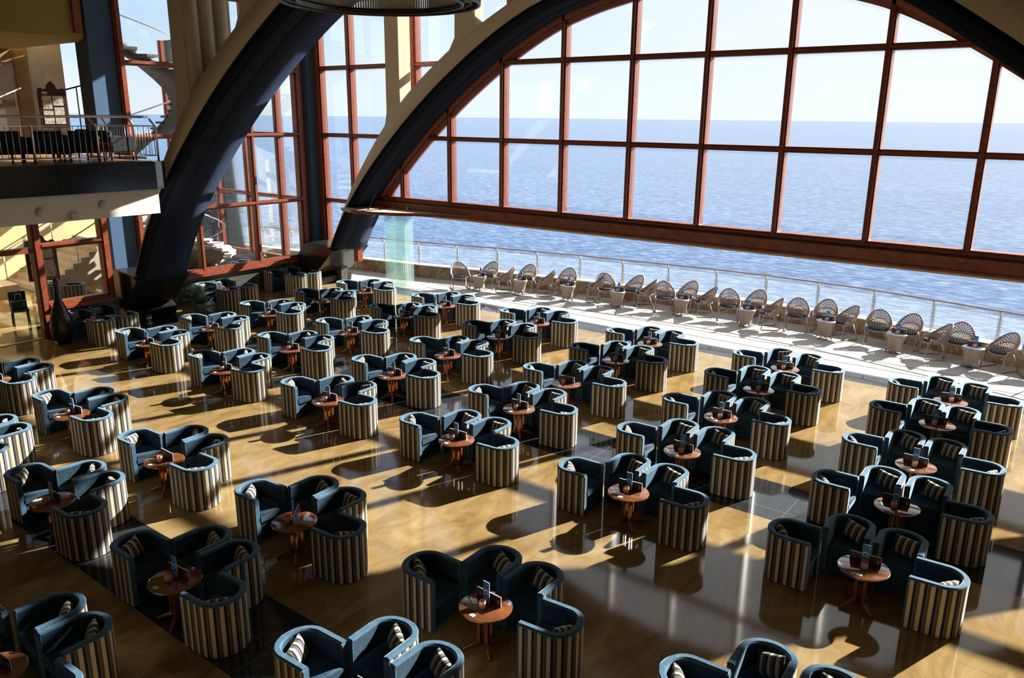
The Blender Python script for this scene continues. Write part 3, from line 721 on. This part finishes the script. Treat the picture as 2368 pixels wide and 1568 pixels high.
# ------------------------------------------------------------------ lounge table and what stands on it
def make_table():
    t = thing('pedestal_table', 'x', 'table')
    o = obj('tabletop', MB().lathe([(0,.518),(.285,.518),(.305,.525),(.315,.537),(.312,.55),(.30,.555),(0,.555)], 40), TABLETOP, t); auto_smooth(o, 30)
    obj('top_support', MB().box(-.2, .2, -.035, .035, .49, .518).box(-.035, .035, -.2, .2, .488, .516), TABLEW, t)
    for sx in (-1, 1):
        for sy in (-1, 1):
            obj('post', MB().box(sx*.052-.023, sx*.052+.023, sy*.052-.023, sy*.052+.023, .05, .49), TABLEW, t, bevel=.005)
    for k in range(4):
        a = R(45+90*k); ca, sa = math.cos(a), math.sin(a)
        m_ = MB().tube([(ca*.03, sa*.03, .085), (ca*.12, sa*.12, .08), (ca*.20, sa*.20, .05), (ca*.25, sa*.25, .026), (ca*.275, sa*.275, .022)], .03, 8, taper=[1.2,1,.85,.8,.7])
        obj('foot', m_, TABLEW, t)
    return t
TAB0 = make_table()
def make_menu():
    t = thing('menu_card', 'x', 'menu card')
    m_ = MB().box(-.185, .185, -.008, .008, 0, .128); obj('cover', m_, MENU, t)
    obj('pages', MB().box(-.181, .188, -.0045, .0045, .002, .1315), PAPER, t)
    g_ = MB()
    for z in (.03, .045, .058, .072): g_.box(.142, .158, -.0092, -.0086, z, z+.008)
    g_.box(-.13, -.122, -.0092, -.0086, .05, .07)
    obj('lettering', g_, CARDLIGHT, t)
    return t
MEN0 = make_menu()
def make_stand():
    t = thing('menu_stand', 'x', 'card stand')
    obj('blue_card', MB().box(-.045, .045, -.006, .006, .012, .285), BLUECARD, t)
    obj('card_edge', MB().box(-.0465, .0465, -.003, .003, .012, .2875), PAPER, t)
    e = MB(); n = 22
    ring = [(.036*math.cos(2*math.pi*k/n), .158+.030*math.sin(2*math.pi*k/n)) for k in range(n)]
    e.mi = 0; e.prism(ring, 'y', -.0075, -.0062)
    e.mi = 1; e.prism([(-.028,.15), (-.014,.168), (-.004,.158), (.010,.172), (.028,.148), (.012,.138), (-.012,.138)], 'y', -.0085, -.0074)
    e.mi = 0
    for z, hw in ((.075,.030), (.060,.024), (.045,.028)): e.box(-hw, hw, -.0075, -.0062, z, z+.006)
    obj('emblem', e, [CARDLIGHT, CARDDARK], t)
    obj('base', MB().box(-.05, .05, -.035, .035, 0, .010), ACRYL, t)
    return t
STA0 = make_stand()
def make_candle():
    t = thing('candle_holder', 'x', 'candle holder')
    o = obj('cup', MB().lathe([(0,0),(.032,0),(.043,.02),(.046,.05),(.040,.085),(.036,.092),(.031,.088),(.034,.06),(.0,.05)], 20), TERRA, t); auto_smooth(o)
    obj('candle', MB().lathe([(0,.05),(.024,.05),(.024,.068),(0,.07)], 14), WAX, t)
    return t
CAN0 = make_candle()
CARD0 = obj('table_card', MB().box(-.034, .034, -.024, .024, 0, .003), PAPER)
gg = MB(); gg.box(-.014, .012, -.006, .006, .003, .0035); obj('lettering', gg, CARDDARK, CARD0)
tag(CARD0, 'x', 'card')
SETS=[
 (1,1,[-19.11,17.21],[[-20.29,17.4,2],[-19.74,18.07,-88],[-19.12,18.08,-90],[-18.44,17.47,-176]]),
 (1,2,[-19.07,15.47],[[-20.23,15.66,2],[-19.62,16.3,-88],[-18.96,16.25,-90],[-18.37,15.67,-176]]),
 (1,3,[-18.91,13.39],[[-20.01,13.53,2],[-19.46,14.21,-88],[-18.85,14.21,-90],[-18.18,13.59,-176]]),
 (1,4,[-18.75,11.43],[[-19.82,11.52,2],[-19.32,12.21,-88],[-18.69,12.19,-90],[-18.03,11.54,-177]]),
 (1,5,[-18.65,9.62],[[-19.69,9.7,2],[-19.17,10.36,-88],[-18.56,10.34,-90],[-17.88,9.72,-176]]),
 (1,6,[-18.43,6.11],[[-19.45,6.24,2],[-18.84,6.88,-88],[-18.22,6.9,-89],[-17.62,6.29,-177]]),
 (2,1,[-15.81,17.37],[[-16.95,17.52,2],[-16.38,18.23,-88],[-15.76,18.22,-90],[-15.09,17.64,-176]]),
 (2,2,[-15.85,15.65],[[-16.86,15.7,2],[-16.26,16.37,-88],[-15.63,16.37,-90],[-14.99,15.79,-176]]),
 (2,3,[-15.63,13.47],[[-16.68,13.6,2],[-16.13,14.29,-88],[-15.5,14.29,-90],[-14.84,13.7,-176]]),
 (2,4,[-15.55,11.55],[[-16.61,11.71,2],[-16.01,12.32,-88],[-15.38,12.32,-90],[-14.71,11.7,-176]]),
 (2,5,[-15.32,9.56],[[-16.41,9.72,2],[-15.85,10.36,-88],[-15.23,10.35,-90],[-14.59,9.75,-176]]),
 (2,6,[-15.13,6.19],[[-16.18,6.28,1],[-15.62,6.91,-88],[-15.0,6.88,-90],[-14.37,6.26,-176]]),
 (2,7,[-15.02,4.27],[[-16.04,4.4,2],[-15.45,5.07,-88],[-14.83,5.05,-89],[-14.18,4.43,-176]]),
 (3,1,[-12.43,17.42],[[-13.56,17.65,2],[-12.96,18.32,-88],[-12.33,18.31,-90],[-11.67,17.68,-176]]),
 (3,2,[-12.4,15.64],[[-13.47,15.89,1],[-12.87,16.48,-88],[-12.19,16.49,-91],[-11.56,15.82,-176]]),
 (3,3,[-12.28,13.54],[[-13.36,13.8,2],[-12.76,14.41,-88],[-12.14,14.42,-90],[-11.48,13.78,-177]]),
 (3,4,[-12.19,11.64],[[-13.24,11.82,1],[-12.68,12.46,-88],[-12.04,12.43,-90],[-11.38,11.85,-176]]),
 (3,5,[-12.01,9.7],[[-13.14,9.81,2],[-12.54,10.44,-88],[-11.88,10.47,-89],[-11.22,9.86,-176]]),
 (3,6,[-11.84,6.16],[[-12.86,6.26,2],[-12.32,6.91,-88],[-11.7,6.9,-89],[-11.03,6.26,-177]]),
 (3,7,[-11.73,4.37],[[-12.77,4.47,2],[-12.21,5.06,-89],[-11.61,5.05,-89],[-10.95,4.45,-178]]),
 (4,1,[-9.05,17.53],[[-10.07,17.68,2],[-9.48,18.35,-88],[-8.83,18.34,-90],[-8.18,17.75,-176]]),
 (4,2,[-8.98,15.73],[[-9.99,15.84,2],[-9.4,16.53,-88],[-8.76,16.54,-90],[-8.09,15.92,-176]]),
 (4,3,[-8.93,13.58],[[-9.86,13.8,2],[-9.3,14.48,-88],[-8.66,14.5,-90],[-8.0,13.89,-176]]),
 (4,4,[-8.79,11.73],[[-9.81,11.87,2],[-9.25,12.53,-89],[-8.59,12.53,-90],[-7.92,11.91,-176]]),
 (4,5,[-8.7,9.8],[[-9.71,9.85,2],[-9.13,10.51,-88],[-8.46,10.54,-90],[-7.82,9.93,-176]]),
 (4,6,[-8.51,6.18],[[-9.54,6.31,3],[-8.95,6.95,-88],[-8.34,6.94,-89],[-7.67,6.33,-176]]),
 (4,7,[-8.45,4.36],[[-9.43,4.42,2],[-8.86,5.05,-88],[-8.25,5.05,-89],[-7.63,4.43,-176]]),
 (4,8,[-8.34,2.32],[[-9.37,2.46,2],[-8.77,3.12,-90],[-8.15,3.11,-89],[-7.5,2.49,-177]]),
 (5,1,[-5.66,17.63],[[-6.66,17.8,2],[-6.05,18.46,-88],[-5.37,18.44,-90],[-4.72,17.78,-176]]),
 (5,2,[-5.57,15.8],[[-6.55,16.0,1],[-5.98,16.69,-88],[-5.31,16.67,-91],[-4.67,16.0,-176]]),
 (5,3,[-5.53,13.78],[[-6.48,13.89,2],[-5.88,14.57,-88],[-5.21,14.59,-90],[-4.58,13.94,-176]]),
 (5,4,[-5.38,11.83],[[-6.37,11.93,2],[-5.78,12.6,-88],[-5.12,12.64,-90],[-4.49,12.01,-176]]),
 (5,5,[-5.32,9.89],[[-6.3,9.97,2],[-5.71,10.65,-88],[-5.05,10.66,-90],[-4.41,10.0,-177]]),
 (5,6,[-5.15,6.28],[[-6.14,6.36,1],[-5.56,7.0,-88],[-4.93,7.0,-90],[-4.26,6.41,-175]]),
 (5,7,[-5.05,4.29],[[-6.07,4.43,2],[-5.51,5.09,-87],[-4.85,5.07,-90],[-4.21,4.45,-176]]),
 (6,1,[-2.26,17.57],[[-3.2,17.82,2],[-2.61,18.49,-87],[-1.96,18.43,-90],[-1.34,17.81,-175]]),
 (6,2,[-2.21,15.97],[[-3.13,16.05,1],[-2.53,16.7,-88],[-1.91,16.64,-91],[-1.31,16.01,-175]]),
 (6,3,[-2.11,13.71],[[-3.05,13.97,2],[-2.46,14.62,-88],[-1.82,14.61,-90],[-1.18,13.99,-175]]),
 (6,4,[-2.0,11.96],[[-2.96,12.05,1],[-2.37,12.71,-88],[-1.72,12.74,-89],[-1.1,12.08,-176]]),
 (6,5,[-1.93,9.9],[[-2.9,10.04,2],[-2.31,10.69,-87],[-1.66,10.68,-88],[-1.09,10.06,-177]]),
 (6,6,[-1.72,6.4],[[-2.7,6.49,3],[-2.2,7.22,-87],[-1.53,7.21,-85],[-0.88,6.56,-176]]),
 (0,1,[-22.03,9.98],[[-22.72,9.82,1],[-22.78,10.49,0],[-21.4,10.53,-173],[-21.36,9.86,-177]]),
 (0,2,[-22.83,14.53],[[-23.5,14.23,0],[-23.52,14.89,0],[-22.19,14.94,-172],[-22.17,14.28,-176]]),
 (0,3,[-23.08,17.37],[[-23.72,17.03,0],[-23.73,17.7,0],[-22.5,17.79,-172],[-22.45,17.12,-176]]),
]
used = set()
def place(src, loc, rz, label, group):
    if src.name not in used:
        used.add(src.name); o = src
        o.location = loc; o.rotation_euler = (0, 0, rz); o['label'] = label; o['group'] = group
        KIDS[src.name] = [(k, kids(k)) for k in kids(src)]
        return o
    return dup(src, loc, rz, label, group)
WALLSET = {1: 'table by the lobby window', 2: 'table between potted plant and window wall', 3: 'table beside the far granite pier'}
NOBLUE = {(4,3), (3,6), (1,2), (0,3), (0,2)}
NOMENU = {(1,2), (0,1), (0,2), (0,3)}
rnd = random.Random(3)
for col, row, (tx, ty), chs in SETS:
    if col == 0:
        where = WALLSET[row]
    else:
        where = '%s table from the terrace, %s column from left' % (ORD[row], ORD[col])
    grp = 'lounge sets in the hall'
    place(TAB0, (tx, ty, 0), R(rnd.uniform(-8, 8)), ('round wooden pedestal table, ' + where) if col else 'round wooden pedestal ' + where, 'round pedestal tables')
    names = {'A': 'left', 'B': 'back left', 'C': 'back right', 'D': 'right'} if col else {'A': 'near wall-side', 'B': 'far wall-side', 'C': 'far hall-side', 'D': 'near hall-side'}
    for r_, (x, y, th) in zip('ABCD', chs):
        pass
        phi = R(th+90)
        place(CH0, (x, y, 0), phi, 'striped tub chair, %s of %s' % (names[r_], where), 'striped tub chairs')
        M = pillow_matrix(x, y, phi, r_ if col else {'A': 'A', 'B': 'A', 'C': 'D', 'D': 'D'}[r_], col*100+row*10+ord(r_))
        p = PIL0 if 'pil' not in used else PIL0.copy()
        if 'pil' in used: C.objects.link(p)
        used.add('pil'); p.matrix_world = M
        tag(p, 'striped cushion in %s chair of %s' % (names[r_], where), 'cushion', 'striped cushions')
    z = .5555
    dx, dy = rnd.uniform(-.02, .02), rnd.uniform(-.03, .03)
    if (col, row) == (4, 6): ma = R(-50)
    else: ma = R(rnd.uniform(-6, 8))
    if (col, row) not in NOMENU:
        place(MEN0, (tx-.03+dx, ty+.085+dy, z), ma, 'dark menu card on ' + where, 'dark menu cards')
    if (col, row) not in NOBLUE:
        place(STA0, (tx-.025+dx, ty+.035+dy, z), ma+R(rnd.uniform(-5, 5)), 'blue card stand on ' + where, 'blue card stands')
    place(CAN0, (tx-.02+dx*2, ty-.055+dy, z), 0, 'pink candle holder on ' + where, 'candle holders')
    if col and (col, row) not in {(2,4)}:
        place(CARD0, (tx-.01+dx, ty-.235+dy*.5, z), R(rnd.uniform(-12, 12)), 'small white card on ' + where, 'small white table cards')
# ------------------------------------------------------------------ terrace furniture
def make_wicker_chair():
    t = thing('wicker_armchair', 'x', 'armchair'); t.scale = (1.12,)*3
    NA, NZ = 21, 7
    def pt(i, j):
        u = i/(NA-1); a = math.pi*(-.12+1.24*u); v = j/(NZ-1)       # a: 0 right, 90 deg back, 180 left
        back = max(0, math.sin(a)); hr = .52+.30*back**1.3 - (.05 if back <= 0 else 0)
        r0x, r0y, r1x, r1y = .225, .21, .30, .285+.05*back
        z = .39+(hr-.39)*v
        rx, ry = r0x+(r1x-r0x)*v**.8, r0y+(r1y-r0y)*v**.8
        return Vector((rx*math.cos(a), ry*math.sin(a), z))
    lat = MB()
    for j in range(NZ-1):
        for i in range(NA-1):
            lat.tube([pt(i, j), pt(i+1, j+1)], .0105, 4); lat.tube([pt(i+1, j), pt(i, j+1)], .0105, 4)
    for j in (0, 3): lat.tube([pt(i, j) for i in range(NA)], .011, 4)
    obj('woven_back', lat, WICKER, t)
    rim = [pt(i, NZ-1) for i in range(NA)]
    f0, f1 = rim[0], rim[-1]
    obj('rim', MB().tube([f0+Vector((.005,-.12,-.09)), f0+Vector((.01,-.05,-.02))] + rim + [f1+Vector((-.01,-.05,-.02)), f1+Vector((-.005,-.12,-.09))], .02, 8), WICKER, t)
    obj('seat', MB().lathe([(0,.37),(.24,.37),(.25,.385),(.24,.40),(0,.40)], 24, 0, -.02, True, 1, 1.02), WICKER, t)
    obj('seat_pad', MB().lathe([(0,.402),(.215,.402),(.23,.418),(.215,.438),(0,.445)], 24, 0, -.03), PAD, t)
    for sx in (-1, 1):
        obj('sled_leg', MB().tube([(sx*.285,-.15,.50), (sx*.28,-.2,.36), (sx*.275,-.24,.03), (sx*.27,-.22,.014), (sx*.265,.2,.014), (sx*.26,.235,.03), (sx*.215,.10,.385)], .0145, 8), mat('sled leg metal %d' % sx, (.30,.27,.25), .4, .5, .3), t)
    return t
WC0 = make_wicker_chair()
def make_wicker_table():
    t = thing('wicker_table', 'x', 'table')
    n = 28
    def body(u, v):
        a = 2*math.pi*u; z = .10+.40*v
        r = .165+.095*v**1.8 + .02*(1-v)**3
        z -= 0 if v > .01 else .035*math.cos(4*a)+.0
        return (r*math.cos(a), r*math.sin(a), z)
    m_ = MB(); m_.grid(body, n, 10, True, True); m_.lathe([(.24,.49),(.262,.50),(.262,.515),(.0,.515)], n)
    obj('woven_body', m_, WICKER, t)
    obj('glass_top', MB().lathe([(0,.516),(.25,.516),(.252,.520),(.25,.524),(0,.524)], 28), mat('table glass', (.62,.66,.68), .04, .6, coat=1), t)
    for k in range(4):
        a = R(45+90*k); c_, s__ = math.cos(a), math.sin(a)
        obj('foot', MB().tube([(c_*.16, s__*.16, .20), (c_*.175, s__*.175, .09), (c_*.215, s__*.215, .03), (c_*.245, s__*.245, .012)], .022, 8, taper=[1.5,1.1,.8,.6]), WICKER, t)
    return t
WT0 = make_wicker_table()
# x, y, facing in degrees (0 = +X, -90 = towards the hall)
WCH = [(-18.9,21.55,-35), (-18.15,22.3,-85), (-17.35,22.2,-150), (-16.75,22.72,-80), (-15.9,22.65,-150), (-15.25,23.05,-75),
 (-14.05,22.95,-150), (-13.7,23.1,-45), (-12.85,23.45,-105), (-12.3,23.3,-150), (-11.5,23.1,-55), (-11.0,23.75,-100), (-10.25,23.4,-145),
 (-9.42,23.35,-65), (-8.75,23.78,-95), (-8.05,23.15,-150), (-7.32,23.4,-75), (-6.62,23.75,-85), (-5.98,23.45,-130),
 (-5.05,23.35,-80), (-4.3,23.42,-100), (-3.55,22.95,-155), (-3.0,23.25,-85), (-2.0,22.85,-125), (-1.22,22.7,-70)]
WTB = [(-18.15,21.75), (-16.6,22.12), (-14.78,22.4), (-13.0,22.68), (-10.85,22.98), (-8.68,22.95), (-6.38,23.05), (-4.45,22.78), (-2.6,22.62)]
for i, (x, y, th) in enumerate(WCH):
    y = min(y, twy(x)-.5)
    place(WC0, (x, y, -.013), R(th+90), '%s wicker armchair from the left along the terrace wall' % ORD[i+1], 'wicker armchairs on the terrace')
for i, (x, y) in enumerate(WTB):
    wh = '%s wicker table from the left on the terrace' % ORD[i+1]
    y = min(y, twy(x)-.75)
    place(WT0, (x, y, -.013), R(20*i), wh[0].lower()+wh[1:], 'wicker tables on the terrace')
    zz = .5115
    dup(MEN0, (x+.03, y+.08, zz), R(5*(i % 3)-4), 'dark menu card on the '+wh, 'dark menu cards')
    dup(STA0, (x+.03, y+.045, zz), R(-8+6*(i % 4)), 'blue card stand on the '+wh, 'blue card stands')
    dup(CAN0, (x+.02, y-.04, zz), 0, 'pink candle holder on the '+wh, 'candle holders')
# terrace railing
rl = thing('terrace_railing', 'metal and glass railing standing on the rubble terrace wall', 'railing')
px_, k = -33.0, 0
pts = []
while px_ < 5: pts.append((px_, twy(px_)+.08)); px_ += 1.62
for a in pts:
    x, y = a
    obj('post', MB().tube([(x, y, .47), (x, y, 1.2), (x-.02, y-.11, 1.32)], .026, 8), PAINTM, rl)
obj('handrail', MB().tube([(x-.02, y-.11, 1.34) for x, y in pts], .026, 8), mat('weathered handrail', (.42,.33,.26), .6), rl)
for a, b in zip(pts, pts[1:]):
    dx, dy = b[0]-a[0], b[1]-a[1]; l = math.hypot(dx, dy); ux, uy = dx/l, dy/l
    g = MB(); q0 = (a[0]+ux*.06, a[1]+uy*.06); q1 = (b[0]-ux*.06, b[1]-uy*.06)
    g.prism([q0, q1, (q1[0]-uy*.01, q1[1]+ux*.01), (q0[0]-uy*.01, q0[1]+ux*.01)], 'z', .55, 1.2); obj('glass_panel', g, RAILGLASS, rl)
obj('clamp_rail', MB().tube([(x, y, 1.2) for x, y in pts], .008, 5), PAINTM, rl)
# ------------------------------------------------------------------ chandelier
chd = thing('chandelier', 'ring chandelier of hanging glass rods at the top edge', 'chandelier', (-7.86, 7.51, 7.36))
RO, RI = 1.227, 1.02
m_ = MB()
for r, z in ((RO, 0), (RO, .05), (RI, 0), (RI, .03)): m_.tube([(r*math.cos(2*math.pi*k/64), r*math.sin(2*math.pi*k/64), z) for k in range(64)], .022, 8, True)
m_.lathe([(RO+.02,0),(RO+.02,.07),(RO-.01,.07),(RO-.01,0),(RO+.02,0)], 64); m_.lathe([(RI+.02,0),(RI+.02,.05),(RI-.02,.05),(RI-.02,0),(RI+.02,0)], 64)
for k in range(16):
    a = 2*math.pi*k/16; m_.tube([(RI*math.cos(a), RI*math.sin(a), .015), (RO*math.cos(a), RO*math.sin(a), .015)], .012, 6)
m_.tube([((RO+RI)/2*math.cos(2*math.pi*k/64), (RO+RI)/2*math.sin(2*math.pi*k/64), .012) for k in range(64)], .01, 6, True)
obj('ring_frame', m_, BRONZE, chd)
for nm, r, n, rad in (('inner_rod_fringe', RI, 190, .012), ('outer_rod_fringe', RO, 220, .011)):
    m_ = MB()
    for k in range(n):
        a = 2*math.pi*k/n; m_.tube([(r*math.cos(a), r*math.sin(a), .05), (r*math.cos(a), r*math.sin(a), .72)], rad, 6)
    o = obj(nm, m_, FRINGE, chd); o['kind'] = 'stuff'
m_ = MB()
for r in (RO, RI): m_.tube([(r*math.cos(2*math.pi*k/64), r*math.sin(2*math.pi*k/64), .73) for k in range(64)], .025, 8, True)
for k in range(3):
    a = 2*math.pi*k/3; m_.tube([(RI*math.cos(a), RI*math.sin(a), .73), (0, 0, 2.2)], .008, 5)
m_.tube([(0,0,2.2), (0,0,4.15)], .02, 8)
obj('suspension', m_, BRONZE, chd)
# ------------------------------------------------------------------ odds and ends in the hall
pp_ = thing('potted_plant', 'leafy green plant in a grey pot beside the nearer granite pier', 'plant', (-22.25, 13.25, 0))
obj('pot', MB().lathe([(0,0),(.15,0),(.21,.38),(.20,.42),(.17,.42),(.16,.36),(0,.36)], 24), POT, pp_)
obj('soil', MB().lathe([(0,.36),(.165,.36),(0,.39)], 20), mat('soil', (.03,.02,.012), .9), pp_)
lf = MB(); rp_ = random.Random(5)
for k in range(34):
    a = rp_.random()*2*math.pi; reach = rp_.uniform(.18, .52); hh = rp_.uniform(.12, .72)
    st = [Vector((.05*math.cos(a), .05*math.sin(a), .37)), Vector((reach*.5*math.cos(a), reach*.5*math.sin(a), .37+hh*.8)), Vector((reach*math.cos(a), reach*math.sin(a), .37+hh*(.75 if reach > .35 else 1)))]
    lf.tube(st, .006, 4)
    for j in range(13):
        t_ = .25+.75*j/12; q = st[0].lerp(st[1], min(1, t_*2)) if t_ < .5 else st[1].lerp(st[2], (t_-.5)*2)
        for sgn in (-1, 1):
            d = Vector((-math.sin(a)*sgn+.5*math.cos(a), math.cos(a)*sgn+.5*math.sin(a), rp_.uniform(-.3, .5))).normalized()
            e = d.cross(Vector((0,0,1))).normalized()*.018
            lf.f([lf.bm.verts.new(v) for v in (q, q+d*.05+e, q+d*.12, q+d*.05-e)])
obj('foliage', lf, LEAF, pp_)
vz = obj('floor_vase', MB().lathe([(0,0),(.17,0),(.25,.12),(.285,.42),(.26,.7),(.17,.98),(.09,1.2),(.065,1.5),(.06,1.72),(.075,1.78),(.05,1.78),(.04,1.7),(0,1.7)], 28), mat('dark glazed vase', (.016,.011,.010), .22, .6, bump=.8, bscale=22), loc=(-22.3, 9.2, 0))
tag(vz, 'tall dark bottle-shaped vase beside the lobby doorway', 'vase')
sl = thing('floor_spotlight', 'small metal floor spotlight in front of the nearer granite pier', 'lamp', (-22.55, 11.75, 0))
obj('base', MB().lathe([(0,0),(.09,0),(.09,.03),(0,.03)], 16), STEEL, sl)
obj('lamp_head', MB().tube([(0,0,.06), (.05,-.02,.16), (.1,-.04,.26)], .07, 14, taper=[.6,1,1.15]), STEEL, sl)
ag = thing('agave', 'spiky green potted agave behind the left window wall', 'plant', (-26.6, 18.9, 0))
obj('pot', MB().lathe([(0,0),(.16,0),(.2,.5),(.17,.52),(0,.5)], 18), POT, ag)
lf = MB()
for k in range(26):
    a = k*2.4; t_ = .25+.5*(k/26); r = .42*(1-.35*k/26)
    d = Vector((math.cos(a), math.sin(a), .25+1.3*k/26)).normalized(); e = Vector((-math.sin(a), math.cos(a), 0))*.035
    b0 = Vector((0,0,.5)); p1 = b0+d*r*.5; p2 = b0+d*r
    lf.f([lf.bm.verts.new(v) for v in (b0-e*.6, b0+e*.6, p1+e, p1-e)]); lf.f([lf.bm.verts.new(v) for v in (p1-e, p1+e, p2)])
obj('leaf_rosette', lf, LEAF, ag)
for i, (x, y, th, lb) in enumerate([(-26.0,14.6,-60,'striped tub chair behind the left window wall, nearest the mullion'), (-27.0,15.3,-20,'striped tub chair behind the left window wall, farther from the glass'), (-26.0,16.6,150,'striped tub chair behind the left window wall, below the sill'), (-26.2,17.5,200,'striped tub chair behind the left window wall, beside the agave'), (-27.0,10.9,-100,'striped tub chair in the lobby behind the window, left of two'), (-26.6,11.55,-130,'striped tub chair in the lobby behind the window, right of two')]):
    dup(CH0, (x, y, 0), R(th+90), lb, 'striped tub chairs')
def sign_board(loc, rz, label, h, sc_=1):
    t = thing('sign_board', label, 'sign board', loc, rz); t.scale = (sc_,)*3
    top = [(-.36,0), (-.36,.98), (-.33,1.06), (-.26,1.07), (-.2,1.03), (-.13,1.06), (-.1,1.16), (0,1.26), (.1,1.16), (.13,1.06), (.2,1.03), (.26,1.07), (.33,1.06), (.36,.98), (.36,0)]
    obj('board', MB().prism([(x, z+h) for x, z in top], 'y', -.03, .03), SIGNW, t, bevel=.012)
    for x0, x1, z0, z1 in ((-.27,-.03,.5,.86), (.0,.26,.6,.86), (-.27,-.02,.1,.46), (.01,.26,.1,.55)): obj('poster', MB().box(x0, x1, -.037, -.03, h+z0, h+z1), POSTER, t)
    g_ = MB().box(-.25, -.12, -.036, -.03, h+.9, h+.97); obj('label_plate', g_, LAMPW, t)
    obj('post', MB().box(-.05, .05, -.03, .03, .04, h), SIGNW, t); obj('base', MB().box(-.28, .28, -.2, .2, 0, .04), SIGNW, t)
    return t
sign_board((-24.5, 10.72, ZD+.006), R(80), 'carved dark sign board with posters on the upper gallery', .72)
sign_board((-27.9, 11.2, 0), R(70), 'carved dark sign board standing in the lobby', .55, 1.25)
dc = thing('dining_chair', 'blue upholstered side chair seen through the lobby doorway', 'chair', (-25.3, 9.35, 0), R(75))
obj('seat', MB().box(-.22,.22,-.22,.22,.40,.48), BLUESEAT, dc, bevel=.02); obj('backrest', MB().box(-.22,.22,.18,.24,.5,.95), BLUESEAT, dc, bevel=.02)
for sx in (-1, 1):
    for sy in (-1, 1): obj('leg', MB().tube([(sx*.19, sy*.19, .40), (sx*.2, sy*.21, 0)], .02, 6), SIGNW, dc)
hb = thing('briefcase', 'black briefcase with upright handle on the blue lobby chair', 'bag', (-25.25, 9.33, .482), R(75))
obj('body', MB().box(-.2,.2,-.08,.08,0,.24), CARDDARK, hb, bevel=.02); obj('handle', MB().tube([(-.07,0,.24),(-.07,0,.42),(-.05,0,.44),(.05,0,.44),(.07,0,.42),(.07,0,.24)], .012, 6), STEEL, hb)
g_ = MB()
for k in range(3): g_.box(.10, .15, -.084, -.08, .08+.04*k, .10+.04*k)
obj('emblem', g_, LAMPW, hb)
def lounge_chair():
    t = thing('lounge_armchair', 'x', 'armchair')
    obj('seat', MB().box(-.33,.33,-.33,.30,.20,.42), DKFAB, t, bevel=.03); obj('backrest', MB().box(-.33,.33,.22,.34,.38,.72), DKFAB, t, bevel=.03)
    for sx in (-1, 1):
        obj('armrest', MB().box(sx*.36-.05, sx*.36+.05, -.33, .30, .2, .58), DKFAB, t, bevel=.025)
        for sy in (-.28, .26): obj('leg', MB().tube([(sx*.33, sy, .2), (sx*.33, sy, 0)], .025, 6), SIGNW, t)
    return t
la = lounge_chair(); Z0 = ZD+.006
la.location = (-20.45, 8.6, Z0); la.rotation_euler = (0,0,R(-90)); tag(la, 'grey-backed lounge armchair on the balcony below the carved sign board', group='balcony lounge armchairs')
for x, y, th, lb in ((-20.45,9.4,-90,'dark lounge armchair on the balcony in front of the blue pillar'), (-20.5,7.7,-90,'dark lounge armchair on the balcony at the left picture edge'), (-20.6,10.35,180,'dark lounge armchair on the balcony nearest its right end'), (-21.9,9.95,0,'dark lounge armchair on the balcony behind the others')):
    dup(la, (x, y, Z0), R(th), lb, 'balcony lounge armchairs')
st2 = thing('side_table', 'small red-brown side table on the balcony between armchairs', 'table', (-20.2, 9.9, Z0))
obj('tabletop', MB().box(-.16,.16,-.12,.12,.40,.43), TABLEW, st2)
for sx in (-1, 1):
    for sy in (-1, 1): obj('leg', MB().box(sx*.13-.015, sx*.13+.015, sy*.09-.015, sy*.09+.015, 0, .40), TABLEW, st2)
for m_ in list(bpy.data.materials):
    pass
